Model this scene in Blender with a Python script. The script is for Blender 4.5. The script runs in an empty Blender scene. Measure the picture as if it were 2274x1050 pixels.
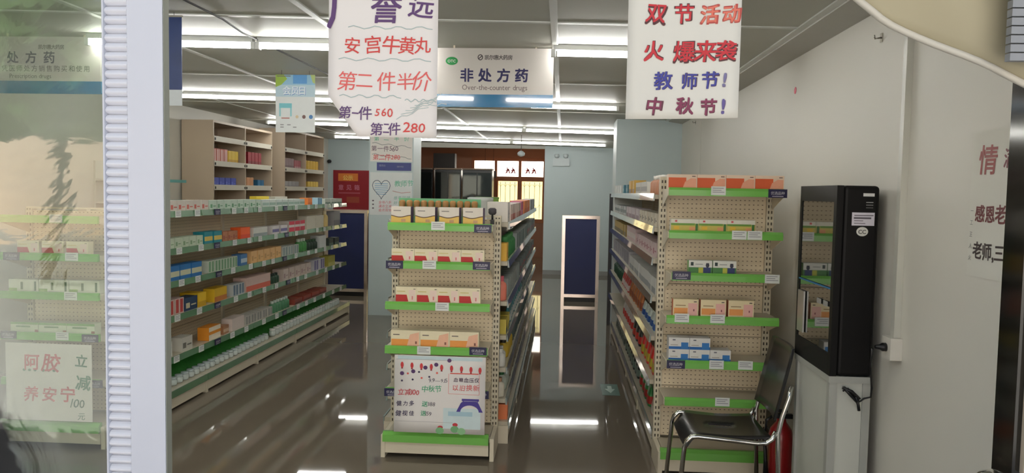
import bpy, bmesh, math, random
from mathutils import Vector, Matrix
random.seed(7)
S = bpy.context.scene
COL = S.collection
R = math.radians

# ------------------------------------------------------------------ camera
cam_d = bpy.data.cameras.new('camera')
cam_d.sensor_width = 36.0
cam_d.lens = 36.0 * 1700.0 / 2274.0
cam_d.clip_start = 0.05
cam_d.clip_end = 300
cam = bpy.data.objects.new('camera', cam_d)
COL.objects.link(cam)
yaw, pit, rol = R(3.74), R(3.33), R(1.05)
fw = Vector((-math.sin(yaw) * math.cos(pit), math.cos(yaw) * math.cos(pit), -math.sin(pit)))
r0 = Vector((math.cos(yaw), math.sin(yaw), 0))
u0 = r0.cross(fw)
rr = r0 * math.cos(rol) + u0 * math.sin(rol)
uu = -r0 * math.sin(rol) + u0 * math.cos(rol)
M = Matrix((rr, uu, -fw)).transposed().to_4x4()
M.translation = Vector((0, 0, 1.7))
cam.matrix_world = M
S.camera = cam

# ------------------------------------------------------------------ world, light, exposure
world = bpy.data.worlds.new('sky')
S.world = world
world.use_nodes = True
nt = world.node_tree
bgn = nt.nodes['Background']
sky = nt.nodes.new('ShaderNodeTexSky')
sky.sky_type = 'NISHITA'
sky.sun_disc = False
sky.sun_elevation = R(42)
sky.sun_rotation = R(20)
sky.air_density = 1.6
sky.dust_density = 4.0
nt.links.new(sky.outputs[0], bgn.inputs[0])
bgn.inputs[1].default_value = 0.17
sun_d = bpy.data.lights.new('sun', 'SUN')
sun_d.energy = 10.0
sun_d.angle = R(0.6)
sun_d.color = (1.0, 0.97, 0.93)
sun = bpy.data.objects.new('sun', sun_d)
COL.objects.link(sun)
sun.rotation_euler = Vector((0.30, -0.66, -0.69)).to_track_quat('-Z', 'Y').to_euler()
S.view_settings.view_transform = 'Standard'
S.view_settings.look = 'None'
S.view_settings.gamma = 1.0
S.view_settings.use_curve_mapping = False
S.view_settings.exposure = 0.0
TUBE_POWER = 37.0

# ------------------------------------------------------------------ materials
def lin(c):
    return tuple((v / 255 / 12.92) if v / 255 <= 0.04045 else ((v / 255 + 0.055) / 1.055) ** 2.4 for v in c)

MATS = {}
def mat(name, rgb, rough=0.55, metal=0.0, spec=0.5, vary=0.06, scale=9.0, bump=0.0, emit=None, alpha=None, trans=0.0, coat=0.0):
    """procedural principled material; rgb in sRGB 0-255 with a little noise in value"""
    if name in MATS:
        return MATS[name]
    m = bpy.data.materials.new(name)
    m.use_nodes = True
    n = m.node_tree.nodes
    L = m.node_tree.links
    p = n['Principled BSDF']
    c = lin(rgb)
    p.inputs['Roughness'].default_value = rough
    p.inputs['Metallic'].default_value = metal
    p.inputs['Specular IOR Level'].default_value = spec
    p.inputs['Coat Weight'].default_value = coat
    if trans:
        p.inputs['Transmission Weight'].default_value = trans
    p.inputs['Base Color'].default_value = (*c, 1)
    if vary > 0 or bump > 0:
        tc = n.new('ShaderNodeTexCoord')
        nz = n.new('ShaderNodeTexNoise')
        nz.inputs['Scale'].default_value = scale
        nz.inputs['Detail'].default_value = 3
        L.new(tc.outputs['Object'], nz.inputs['Vector'])
        if vary > 0:
            mx = n.new('ShaderNodeMix')
            mx.data_type = 'RGBA'
            mx.inputs[6].default_value = (*[v * (1 - vary) for v in c], 1)
            mx.inputs[7].default_value = (*[min(1, v * (1 + vary)) for v in c], 1)
            L.new(nz.outputs['Fac'], mx.inputs[0])
            L.new(mx.outputs[2], p.inputs['Base Color'])
        if bump > 0:
            b = n.new('ShaderNodeBump')
            b.inputs['Strength'].default_value = bump
            b.inputs['Distance'].default_value = 0.01
            L.new(nz.outputs['Fac'], b.inputs['Height'])
            L.new(b.outputs[0], p.inputs['Normal'])
    if emit:
        p.inputs['Emission Color'].default_value = (*lin(emit[0]), 1)
        p.inputs['Emission Strength'].default_value = emit[1]
    MATS[name] = m
    return m

def C(r, g, b, rough=0.5):
    """plain printed card / plastic colour"""
    return mat('print_%d_%d_%d' % (r, g, b), (r, g, b), rough=rough, vary=0.05, scale=30)

def math_node(n, L, op, a, b=None):
    q = n.new('ShaderNodeMath')
    q.operation = op
    for i, v in enumerate((a, b)):
        if v is None:
            continue
        if isinstance(v, (int, float)):
            q.inputs[i].default_value = v
        else:
            L.new(v, q.inputs[i])
    return q.outputs[0]

def holes(name, rgb, axis, px, pz, wx, wz, hole=(70, 60, 48), off=0.0, limit=None):
    """perforated sheet metal: rectangular holes on a regular grid (axis 0 = X, 1 = Y)"""
    m = mat(name, rgb, rough=0.45, vary=0.04, scale=3)
    n = m.node_tree.nodes
    L = m.node_tree.links
    if n.get('done'):
        return m
    p = n['Principled BSDF']
    src = p.inputs['Base Color'].links[0].from_socket
    tc = n.new('ShaderNodeTexCoord')
    sx = n.new('ShaderNodeSeparateXYZ')
    L.new(tc.outputs['Object'], sx.inputs[0])
    def cell(o, per, w):
        f = math_node(n, L, 'FRACT', math_node(n, L, 'ADD', math_node(n, L, 'DIVIDE', o, per), 100.0 + off))
        return math_node(n, L, 'LESS_THAN', math_node(n, L, 'ABSOLUTE', math_node(n, L, 'SUBTRACT', f, 0.5)), w / per / 2)
    h = math_node(n, L, 'MULTIPLY', cell(sx.outputs[axis], px, wx), cell(sx.outputs[2], pz, wz))
    if limit:
        h = math_node(n, L, 'MULTIPLY', h, math_node(n, L, 'LESS_THAN', math_node(n, L, 'ABSOLUTE', sx.outputs[axis]), limit))
    mx = n.new('ShaderNodeMix')
    mx.data_type = 'RGBA'
    L.new(h, mx.inputs[0])
    L.new(src, mx.inputs[6])
    mx.inputs[7].default_value = (*lin(hole), 1)
    L.new(mx.outputs[2], p.inputs['Base Color'])
    fr = n.new('NodeFrame')
    fr.name = 'done'
    return m

CREAM = (232, 216, 186)
PEG = {0: holes('pegboard_x', CREAM, 0, 0.0272, 0.0272, 0.009, 0.005, hole=(126, 108, 84)), 1: holes('pegboard_y', CREAM, 1, 0.0272, 0.0272, 0.009, 0.005, hole=(126, 108, 84))}
UPR = {0: holes('slotted_steel_x', (214, 205, 182), 0, 0.019, 0.036, 0.009, 0.018, hole=(80, 72, 58), limit=0.018), 1: holes('slotted_steel_y', (214, 205, 182), 1, 0.019, 0.036, 0.009, 0.018, hole=(80, 72, 58), limit=0.018)}
STEEL = mat('cream_steel', (222, 212, 190), rough=0.4, vary=0.03)
SHELFM = mat('shelf_steel', (196, 188, 168), rough=0.35, vary=0.03)
GREEN = mat('green_strip', (118, 190, 84), rough=0.3, vary=0.05, coat=0.3)
GREEN_DULL = mat('clear_green_strip', (98, 138, 104), rough=0.22, vary=0.12, scale=4, coat=0.6)
CLEAR_STRIP = mat('clear_grey_strip', (138, 152, 148), rough=0.12, vary=0.15, scale=4, coat=1.0)
NAVY = mat('navy_tag', (30, 28, 72), rough=0.35)
WHITE = mat('white_paper', (238, 236, 230), rough=0.7, vary=0.02)
TAGW = mat('price_tag_paper', (226, 230, 226), rough=0.4, vary=0.04)
INK = mat('dark_ink', (60, 52, 60), rough=0.6)
CHROME = mat('chrome', (215, 215, 212), rough=0.12, metal=1.0, vary=0.02)
STAIN = mat('stainless_steel', (190, 186, 178), rough=0.22, metal=1.0, vary=0.05)
BLACK = mat('black_plastic', (22, 22, 24), rough=0.35, vary=0.1)
WALLM = mat('painted_wall_panel', (224, 221, 211), rough=0.5, vary=0.03, scale=0.8)
WALLB = mat('pale_blue_wall_panel', (196, 210, 212), rough=0.45, vary=0.03, scale=0.8)
CEILM = mat('ceiling_panel', (196, 196, 186), rough=0.55, vary=0.03, scale=0.6)
MOULD = mat('grey_moulding', (186, 184, 176), rough=0.5, vary=0.04)

# ------------------------------------------------------------------ mesh helpers
class MB:
    def __init__(s):
        s.v, s.f, s.m, s.mats, s.sm = [], [], [], [], []
    def mi(s, m):
        if m not in s.mats:
            s.mats.append(m)
        return s.mats.index(m)
    def poly(s, pts, m, smooth=False):
        b = len(s.v)
        s.v += [tuple(p) for p in pts]
        s.f.append(tuple(range(b, b + len(pts))))
        s.m.append(s.mi(m))
        s.sm.append(smooth)
        return s
    def box(s, x0, x1, y0, y1, z0, z1, m, faces=None):
        b = len(s.v)
        s.v += [(x0, y0, z0), (x1, y0, z0), (x1, y1, z0), (x0, y1, z0), (x0, y0, z1), (x1, y0, z1), (x1, y1, z1), (x0, y1, z1)]
        # order: bottom, top, front(-y), right(+x), back(+y), left(-x)
        q = [(0, 3, 2, 1), (4, 5, 6, 7), (0, 1, 5, 4), (1, 2, 6, 5), (2, 3, 7, 6), (3, 0, 4, 7)]
        for i, f in enumerate(q):
            s.f.append(tuple(b + k for k in f))
            s.m.append(s.mi((faces or {}).get(i, m)))
            s.sm.append(False)
        return s
    def tube(s, pts, r, m, n=8, cap=True):
        """round tube along a polyline"""
        pts = [Vector(p) for p in pts]
        rings = []
        for i, p in enumerate(pts):
            t = (pts[min(i + 1, len(pts) - 1)] - pts[max(i - 1, 0)]).normalized()
            up = Vector((0, 0, 1)) if abs(t.z) < 0.95 else Vector((0, 1, 0))
            a = t.cross(up).normalized()
            c = a.cross(t).normalized()
            ri = r[i] if isinstance(r, (list, tuple)) else r
            b = len(s.v)
            for k in range(n):
                th = 2 * math.pi * k / n
                s.v.append(tuple(p + a * (math.cos(th) * ri) + c * (math.sin(th) * ri)))
            rings.append(b)
        for i in range(len(rings) - 1):
            for k in range(n):
                k2 = (k + 1) % n
                s.f.append((rings[i] + k, rings[i] + k2, rings[i + 1] + k2, rings[i + 1] + k))
                s.m.append(s.mi(m))
                s.sm.append(True)
        if cap:
            s.f.append(tuple(rings[0] + k for k in reversed(range(n))))
            s.f.append(tuple(rings[-1] + k for k in range(n)))
            s.m += [s.mi(m)] * 2
            s.sm += [False] * 2
        return s
    def lathe(s, prof, m, n=12, c=(0, 0, 0)):
        """prof: list of (radius, z, material or None)"""
        rings = []
        for pr in prof:
            b = len(s.v)
            for k in range(n):
                th = 2 * math.pi * k / n
                s.v.append((c[0] + pr[0] * math.cos(th), c[1] + pr[0] * math.sin(th), c[2] + pr[1]))
            rings.append(b)
        for i in range(len(prof) - 1):
            mm = prof[i][2] if len(prof[i]) > 2 and prof[i][2] else m
            for k in range(n):
                k2 = (k + 1) % n
                s.f.append((rings[i] + k, rings[i] + k2, rings[i + 1] + k2, rings[i + 1] + k))
                s.m.append(s.mi(mm))
                s.sm.append(True)
        for rg, rev in ((rings[0], True), (rings[-1], False)):
            ks = range(n)
            s.f.append(tuple(rg + k for k in (reversed(ks) if rev else ks)))
            s.m.append(s.mi(prof[0][2] if rev and len(prof[0]) > 2 and prof[0][2] else (prof[-1][2] if len(prof[-1]) > 2 and prof[-1][2] else m)))
            s.sm.append(False)
        return s
    def prism(s, prof, axis, a0, a1, m):
        """extrude a closed 2-D profile: axis 'x' (y,z), 'y' (x,z), 'z' (x,y)"""
        def P(q, a):
            return {'x': (a, q[0], q[1]), 'y': (q[0], a, q[1]), 'z': (q[0], q[1], a)}[axis]
        b = len(s.v)
        n = len(prof)
        s.v += [P(q, a0) for q in prof] + [P(q, a1) for q in prof]
        for k in range(n):
            k2 = (k + 1) % n
            s.f.append((b + k, b + k2, b + n + k2, b + n + k))
        s.f.append(tuple(b + k for k in reversed(range(n))))
        s.f.append(tuple(b + n + k for k in range(n)))
        s.m += [s.mi(m)] * (n + 2)
        s.sm += [False] * (n + 2)
        return s
    def grid(s, fn, nu, nv, m, thick=0.0):
        """surface fn(u,v)->xyz ; closed back with an offset copy when thick>0 (offset along +y)"""
        b = len(s.v)
        for j in range(nv + 1):
            for i in range(nu + 1):
                s.v.append(tuple(fn(i / nu, j / nv)))
        w = nu + 1
        for j in range(nv):
            for i in range(nu):
                s.f.append((b + j * w + i, b + j * w + i + 1, b + (j + 1) * w + i + 1, b + (j + 1) * w + i))
                s.m.append(s.mi(m))
                s.sm.append(True)
        if thick:
            b2 = len(s.v)
            s.v += [(x, y + thick, z) for x, y, z in s.v[b:b2]]
            for j in range(nv):
                for i in range(nu):
                    s.f.append(tuple(b2 + k for k in ((j + 1) * w + i, (j + 1) * w + i + 1, j * w + i + 1, j * w + i)))
                    s.m.append(s.mi(m))
                    s.sm.append(True)
            rim = [i for i in range(w)] + [j * w + nu for j in range(1, nv + 1)] + [nv * w + i for i in reversed(range(nu))] + [j * w for j in reversed(range(1, nv))]
            for k in range(len(rim)):
                a, c = rim[k], rim[(k + 1) % len(rim)]
                s.f.append((b + c, b + a, b2 + a, b2 + c))
                s.m.append(s.mi(m))
                s.sm.append(False)
        return s
    def mesh(s, name):
        me = bpy.data.meshes.new(name)
        me.from_pydata(s.v, [], s.f)
        for m in s.mats:
            me.materials.append(m)
        me.polygons.foreach_set('material_index', s.m)
        me.polygons.foreach_set('use_smooth', s.sm)
        me.update()
        return me
    def build(s, name, parent=None, loc=(0, 0, 0), rz=0.0):
        return link(name, s.mesh(name), parent, loc, rz)

def link(name, me, parent=None, loc=(0, 0, 0), rz=0.0):
    o = bpy.data.objects.new(name, me)
    COL.objects.link(o)
    o.parent = parent
    o.location = loc
    o.rotation_euler = (0, 0, rz)
    return o

def tag(o, label=None, cat=None, group=None, kind=None):
    if label: o['label'] = label
    if cat: o['category'] = cat
    if group: o['group'] = group
    if kind: o['kind'] = kind
    return o

def thing(name, label, cat, loc=(0, 0, 0), rz=0.0, group=None):
    o = link(name, None, None, loc, rz)
    o.empty_display_size = 0.1
    return tag(o, label, cat, group)

def struct(name, mb, label=None):
    o = mb.build(name)
    o['kind'] = 'structure'
    if label: o['label'] = label
    return o

def bevel(o, w=0.004, seg=2):
    b = o.modifiers.new('bevel', 'BEVEL')
    b.width = w
    b.segments = seg
    b.limit_method = 'ANGLE'
    return o

ORD = ['first', 'second', 'third', 'fourth', 'fifth', 'sixth', 'seventh', 'eighth', 'ninth', 'tenth', 'eleventh', 'twelfth', 'thirteenth', 'fourteenth', 'fifteenth', 'sixteenth', 'seventeenth', 'eighteenth', 'nineteenth', 'twentieth', 'twenty-first', 'twenty-second', 'twenty-third', 'twenty-fourth', 'twenty-fifth', 'twenty-sixth', 'twenty-seventh', 'twenty-eighth', 'twenty-ninth', 'thirtieth']

# ------------------------------------------------------------------ lettering (built-in font, turned into flat mesh)
GLY = {}
def glyph(ch):
    if ch in GLY:
        return GLY[ch]
    cu = bpy.data.curves.new('glyph', 'FONT')
    cu.body = ch
    cu.size = 1.0
    cu.resolution_u = 2
    ob = bpy.data.objects.new('glyph', cu)
    COL.objects.link(ob)
    dg = bpy.context.evaluated_depsgraph_get()
    me = bpy.data.meshes.new_from_object(ob.evaluated_get(dg))
    vs = [tuple(v.co) for v in me.vertices]
    fs = [tuple(p.vertices) for p in me.polygons]
    bpy.data.objects.remove(ob)
    bpy.data.curves.remove(cu)
    bpy.data.meshes.remove(me)
    xs = [v[0] for v in vs] or [0, 0.3]
    GLY[ch] = (vs, fs, min(xs), max(xs))
    return GLY[ch]
PHRASES = ('广誉远', '安宫牛黄丸', '第二件半价', '第一件', '双节', '活动', '火爆来袭', '教师节', '中秋节', '凯尔惠大药房', '非处方药', '凭医师处方销售购买和使用', '会员日',
           '优选品种', '血糖血压仪', '以旧换新', '立减', '健力多', '健视佳', '送', '阿胶', '养安宁', '元', '服务台', '感恩回馈', '好礼相送', '全场八折', '满百立减',
           '会员双倍', '公示', '意见箱', '情', '满', '感恩老师', '一工王人火', '老师,三', 'OTC', 'Over-the-counter drugs', 'Prescription drugs', 'SERVICE', '0123456789.,!/—', 'CC')
for _w in PHRASES:               # shape every character once, while the scene is still empty
    for _c in _w:
        if _c != ' ':
            glyph(_c)

def write(mb, text, x, z, size, m, off=0.0, pitch=None, hand=0.0, y=-0.0012, bend=None, gap=0.06, sx=1.0, align='l'):
    """lay text in the XZ plane facing -Y, baseline at z, starting (or centred) at x"""
    def adv(ch):
        if ch == ' ':
            return 0.32 * size * sx
        g = glyph(ch)
        return (pitch if pitch else (g[3] - g[2] + gap) * size * sx)
    if align == 'c':
        x -= sum(adv(c) for c in text) / 2
    rnd = random.Random(len(text) * 131 + int(x * 1000))
    for ch in text:
        if ch != ' ':
            vs, fs, a, b = glyph(ch)
            rot = rnd.uniform(-1, 1) * 0.12 * hand
            sh = rnd.uniform(0.0, 0.22) * hand
            sc = size * (1 + rnd.uniform(-0.14, 0.14) * hand)
            dz = rnd.uniform(-0.08, 0.08) * hand * size
            cx = (a + b) / 2
            c0 = x + (pitch / 2 if pitch else (b - a) * size * sx / 2)
            o_ = off * size * 1.2
            for q_, (ox, oz) in enumerate([(0, 0)] if off < 0.004 else [(-o_, -o_), (o_, -o_), (o_, o_), (-o_, o_)]):
                base = len(mb.v)
                for vx, vy, _ in vs:
                    px, pz = (vx - cx) * sx + sh * (vy - 0.35), vy - 0.35
                    px, pz = px * math.cos(rot) - pz * math.sin(rot), px * math.sin(rot) + pz * math.cos(rot)
                    X, Z = c0 + px * sc + ox, z + 0.35 * size + pz * sc + dz + oz
                    mb.v.append((X, y - 0.00006 * q_ + (bend(X, Z) if bend else 0), Z))
                for f in fs:
                    mb.f.append(tuple(base + k for k in f))
                    mb.m.append(mb.mi(m))
                    mb.sm.append(False)
        x += adv(ch)
    return x

def stroke(mb, pts, w, m, y=-0.0010, bend=None):
    """flat pen stroke through points in the XZ plane"""
    for (x0, z0), (x1, z1) in zip(pts, pts[1:]):
        d = math.hypot(x1 - x0, z1 - z0) or 1
        nx, nz = -(z1 - z0) / d * w / 2, (x1 - x0) / d * w / 2
        q = [(x0 - nx, z0 - nz), (x1 - nx, z1 - nz), (x1 + nx, z1 + nz), (x0 + nx, z0 + nz)]
        mb.poly([(a, y + (bend(a, b) if bend else 0), b) for a, b in q], m)

def rect(mb, x0, x1, z0, z1, m, y=-0.0008, bend=None):
    mb.poly([(x0, y + (bend(x0, z0) if bend else 0), z0), (x1, y + (bend(x1, z0) if bend else 0), z0), (x1, y + (bend(x1, z1) if bend else 0), z1), (x0, y + (bend(x0, z1) if bend else 0), z1)], m)

def disc(mb, x, z, rx, rz, m, y=-0.0010, n=14, bend=None):
    e = bend(x, z) if bend else 0
    mb.poly([(x + rx * math.cos(2 * math.pi * k / n), y + e, z + rz * math.sin(2 * math.pi * k / n)) for k in range(n)], m)

def wavy(x0, x1, z, amp, n=14, ph=0.0, tilt=0.0):
    return [(x0 + (x1 - x0) * k / n, z + amp * math.sin(ph + k * 1.5) + tilt * k / n) for k in range(n + 1)]

# ================================================================== SETTING
XL, XR, YF, YB = -4.95, 1.47, 2.0, 15.9
def ceil_z(x):
    return 2.65 - 0.018 * x

# floor: glossy grey-brown terrazzo tiles
fm = mat('polished_floor', (120, 110, 97), rough=0.16, vary=0.07, scale=1.3, spec=0.28)
n, L = fm.node_tree.nodes, fm.node_tree.links
nz = n.new('ShaderNodeTexNoise'); nz.inputs['Scale'].default_value = 2.2
tcn = n.new('ShaderNodeTexCoord'); L.new(tcn.outputs['Object'], nz.inputs['Vector'])
rmp = n.new('ShaderNodeMapRange'); rmp.inputs[3].default_value = 0.02; rmp.inputs[4].default_value = 0.045
L.new(nz.outputs['Fac'], rmp.inputs[0]); L.new(rmp.outputs[0], n['Principled BSDF'].inputs['Roughness'])
struct('floor', MB().box(XL - 0.1, XR + 0.1, 1.6, 20.6, -0.08, 0.0, fm))
pave = mat('outdoor_paving', (176, 172, 168), rough=0.85, vary=0.15, scale=2)
struct('pavement', MB().box(-30, 30, -40, 1.6, -0.16, -0.02, pave), 'pale paving outside the shop door')

# ceiling of wide panels, sloping slightly to the right
def slope_box(mb, x0, x1, y0, y1, dz0, dz1, m):
    b = len(mb.v)
    mb.v += [(x0, y0, ceil_z(x0) + dz0), (x1, y0, ceil_z(x1) + dz0), (x1, y1, ceil_z(x1) + dz0), (x0, y1, ceil_z(x0) + dz0),
             (x0, y0, ceil_z(x0) + dz1), (x1, y0, ceil_z(x1) + dz1), (x1, y1, ceil_z(x1) + dz1), (x0, y1, ceil_z(x0) + dz1)]
    for f in [(0, 3, 2, 1), (4, 5, 6, 7), (0, 1, 5, 4), (1, 2, 6, 5), (2, 3, 7, 6), (3, 0, 4, 7)]:
        mb.f.append(tuple(b + k for k in f)); mb.m.append(mb.mi(m)); mb.sm.append(False)
    return mb
ceiling = struct('ceiling', slope_box(MB(), XL - 0.1, XR + 0.1, YF, YB + 0.2, 0.02, 0.12, CEILM))
xs_joint = [XL - 0.05, -4.12, -2.77, -1.42, -0.07, 1.28, XR + 0.05]
ys_joint = [YF, 4.35, 6.75, 9.1, 11.5, 13.9, YB + 0.1]
for i in range(len(xs_joint) - 1):
    for j in range(len(ys_joint) - 1):
        slope_box(MB(), xs_joint[i] + 0.004, xs_joint[i + 1] - 0.004, ys_joint[j] + 0.004, ys_joint[j + 1] - 0.004, 0.0, 0.02, CEILM).build('ceiling_panel', ceiling)
STRIPM = mat('ceiling_joint_strip', (214, 216, 210), rough=0.3, vary=0.03)
for x in xs_joint[1:-1]:
    slope_box(MB(), x - 0.02, x + 0.02, YF, YB, -0.008, 0.0, STRIPM).build('joint_strip', ceiling)
for y in ys_joint[1:-1]:
    slope_box(MB(), XL, XR, y - 0.018, y + 0.018, -0.006, 0.0, STRIPM).build('joint_strip', ceiling)
cb = MB()
cb.tube([(-2.02, 2.2, ceil_z(-2.02) - 0.012), (-2.0, 4.4, ceil_z(-2) - 0.012), (-2.03, 4.75, ceil_z(-2) - 0.02), (-2.01, 7.9, ceil_z(-2) - 0.012)], 0.006, mat('dark_cable', (58, 56, 58)))
tag(cb.build('ceiling_cable'), 'thin dark cable running along the ceiling towards the light tubes', 'cable')

# walls
wr = struct('wall_right', MB().box(XR, XR + 0.12, 2.3, YB + 0.1, 0, 2.8, WALLM))
wl = struct('wall_left', MB().box(XL - 0.12, XL, YF, YB + 0.1, 0, 2.9, WALLM))
for y in (8.4,):
    MB().box(XR - 0.003, XR, y - 0.006, y + 0.006, 0.0, 2.6, WALLM).build('panel_joint', wr)
struct('wall_back_right', MB().box(-0.39, XR, YB, YB + 0.12, 0, 2.8, WALLB))
struct('wall_back_left', MB().box(XL, -3.05, YB, YB + 0.12, 0, 2.9, WALLB))
struct('wall_back_lintel', MB().box(-3.05, -0.39, YB, YB + 0.12, 2.60, 2.9, CEILM))
bb = mat('grey_baseboard', (150, 152, 150), rough=0.4)
struct('baseboard_back', MB().box(-0.39, XR, YB - 0.012, YB, 0, 0.09, bb))
struct('baseboard_right', MB().box(XR - 0.012, XR, 2.6, 9.6, 0, 0.09, bb))
# pillar on the right wall
struct('pillar_right', MB().box(0.66, XR, 9.75, 10.35, 0, 2.66, WALLB))
struct('trim_4', MB().box(0.60, 0.645, 9.90, 9.93, 0, 1.70, mat('dark_strip', (40, 40, 44), rough=0.4)), 'dark vertical strip beside the right pillar')  # thin dark strip set at the narrow dark gap here
# grey quarter-round moulding along right wall / ceiling
pr = [(XR - 0.17, ceil_z(XR - 0.17) - 0.001), (XR - 0.168, ceil_z(XR) - 0.012), (XR - 0.12, ceil_z(XR) - 0.020), (XR - 0.06, ceil_z(XR) - 0.030), (XR - 0.02, ceil_z(XR) - 0.036), (XR, ceil_z(XR) - 0.038), (XR, ceil_z(XR) - 0.001)]
struct('trim_1', MB().prism(pr, 'y', 2.3, 9.75, MOULD), 'grey cove moulding along the right wall')
# column with posters
struct('pillar_left', MB().box(-2.6, -2.0, 10.15, 10.7, 0, 2.75, WALLB))

# shop front: header above the door, sill and side pieces
FRM = mat('white_door_frame', (218, 222, 234), rough=0.35, vary=0.02)
struct('wall_front_header', MB().box(-7.0, 5.0, 1.95, 2.12, 2.42, 3.0, mat('front_cladding', (188, 186, 180), rough=0.6)))
struct('wall_front_right', MB().box(1.60, 5.0, 2.0, 2.3, 0, 2.42, mat('front_cladding', (188, 186, 180))))
struct('wall_front_left', MB().box(-7.0, -4.95, 1.95, 2.12, 0, 2.42, mat('front_cladding', (188, 186, 180))))

# ---------------------------------------------- back room seen through the opening
BROWN = mat('brown_wall', (196, 148, 120), rough=0.6, vary=0.08, scale=1.5)
wb = MB()
wb.box(-6.0, -2.40, 20.0, 20.12, 0, 3.4, BROWN)
wb.box(-2.40, 1.6, 20.0, 20.12, 2.56, 3.4, BROWN)
wb.box(0.35, 1.6, 20.0, 20.12, 0, 2.56, BROWN)
wb.box(-2.40, 0.35, 20.0, 20.12, 0, 0.9, BROWN)
struct('wall_far', wb)
struct('wall_far_left', MB().box(-6.1, -6.0, YB + 0.12, 20.1, 0, 3.4, BROWN))
struct('wall_far_right', MB().box(1.6, 1.7, YB + 0.12, 20.1, 0, 3.4, BROWN))
struct('ceiling_far', MB().box(-6.0, 1.6, YB + 0.12, 20.1, 2.95, 3.05, BROWN))
WOOD = mat('brown_wood_frame', (196, 126, 82), rough=0.5, vary=0.12, scale=6)
PANE = bpy.data.materials.new('yellow_glowing_glass')  # emission stands in for daylight behind the yellow panes
PANE.use_nodes = True
pn = PANE.node_tree.nodes; pl = PANE.node_tree.links
pb = pn['Principled BSDF']
tcn = pn.new('ShaderNodeTexCoord'); sxn = pn.new('ShaderNodeSeparateXYZ'); pl.new(tcn.outputs['Object'], sxn.inputs[0])
wv = None
pb.inputs['Base Color'].default_value = (0.8, 0.7, 0.35, 1)
pb.inputs['Emission Color'].default_value = (1.0, 0.86, 0.42, 1)
pb.inputs['Emission Strength'].default_value = 1.5
PANEW = mat('white_glowing_glass', (250, 248, 235), vary=0.0, emit=((255, 250, 235), 5.0))  # white panes glow in place of daylight, brightening the back room
win = struct('window_1', MB().box(-2.36, 0.35, 19.98, 20.04, 1.98, 2.10, WOOD), 'back window with brown wooden frame, white panes above yellow ones, all made to glow')
def frame_bar(x0, x1, z0, z1, name='window_frame'):
    MB().box(x0, x1, 19.97, 20.05, z0, z1, WOOD).build(name, win)
frame_bar(-2.40, 0.35, 2.50, 2.58)
frame_bar(-2.40, 0.35, 0.9, 1.0)
for x in (-2.36, -1.76, -1.13, -0.48, 0.31):
    frame_bar(x - 0.035, x + 0.035, 2.10, 2.50)
for x in (-1.75, -1.13, -0.48, 0.31):
    frame_bar(x - 0.05, x + 0.05, 1.0, 1.98)
frame_bar(-2.40, -1.805, 1.0, 1.98, 'wood_panel')
for a, b in ((-2.32, -1.80), (-1.72, -1.17), (-1.09, -0.52), (-0.44, 0.27)):
    p = MB().box(a, b, 20.0, 20.03, 2.10, 2.50, PANEW).build('pane', win)
RED = C(206, 52, 48)
for a in (-1.50, -1.36, -0.98, -0.82):
    mb = MB()
    stroke(mb, [(a, 2.18), (a + 0.07, 2.30), (a + 0.10, 2.18)], 0.03, RED, y=19.995)
    stroke(mb, [(a - 0.01, 2.26), (a + 0.10, 2.25)], 0.025, RED, y=19.994)
    stroke(mb, [(a + 0.04, 2.34), (a + 0.04, 2.20)], 0.025, RED, y=19.993)
    mb.build('red_lettering', win)
for a, b in ((-1.69, -1.19), (-1.07, -0.54), (-0.42, 0.255)):
    MB().box(a, b, 20.0, 20.03, 1.0, 1.98, PANE).build('pane', win)
    # wrought grille in front of the yellow pane
    mb = MB(); ink = mat('dark_grille', (70, 60, 48))
    for k in range(4):
        x = a + (b - a) * (k + 0.5) / 4
        mb.tube([(x, 19.96, 1.02), (x, 19.96, 1.96)], 0.006, ink, n=5)
        mb.tube([(x - 0.05, 19.96, 1.90), (x, 19.96, 1.84), (x + 0.05, 19.96, 1.90)], 0.005, ink, n=5)
        mb.tube([(x - 0.05, 19.96, 1.30), (x, 19.96, 1.38), (x + 0.05, 19.96, 1.30)], 0.005, ink, n=5)
    mb.build('grille', win)

# dark glazed cabinets in the back room
DGL = mat('dark_cabinet_glass', (28, 36, 36), rough=0.06, vary=0.1, coat=1.0)
DFR = mat('dark_cabinet_frame', (34, 32, 32), rough=0.3)
for i, (x0, x1, y0, lb) in enumerate(((-3.9, -3.02, 17.6, 'tall dark glazed cabinet beside the poster column, in the back room'), (-2.95, -2.35, 17.5, 'middle dark glazed cabinet in the back room'), (-2.30, -1.62, 17.4, 'dark glazed cabinet nearest the yellow back window'))):
    t = thing('glazed_cabinet', lb, 'cabinet', ((x0 + x1) / 2, y0, 0), group='dark cabinets in the back room')
    w = (x1 - x0) / 2
    MB().box(-w, w, 0.05, 0.5, 0, 2.18, DFR).build('body', t)
    for s in (-1, 1):
        d = MB().box(*sorted((s * 0.012, s * (w - 0.02))), 0.02, 0.048, 0.1, 2.12, DGL).build('door', t)
        MB().box(*sorted((s * 0.03, s * 0.045)), -0.005, 0.02, 1.0, 1.25, STAIN).build('handle', d)
    MB().box(-w, w, 0.02, 0.5, 2.19, 2.22, mat('beige_ledge', (170, 150, 128))).build('top', t)
t = thing('carton', 'dark brown carton on top of a glazed cabinet in the back room', 'box', (-2.75, 17.72, 2.22))
MB().box(-0.25, 0.25, -0.14, 0.14, 0, 0.34, mat('dark_carton', (48, 40, 34))).build('body', t)
MB().box(-0.252, 0.252, -0.02, 0.02, 0.3405, 0.3425, mat('carton_tape', (90, 74, 54))).build('tape', t)
t = thing('hanging_sign', 'small brown sign board hanging before the back window', 'sign', (-1.80, 18.6, 2.03))
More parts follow.
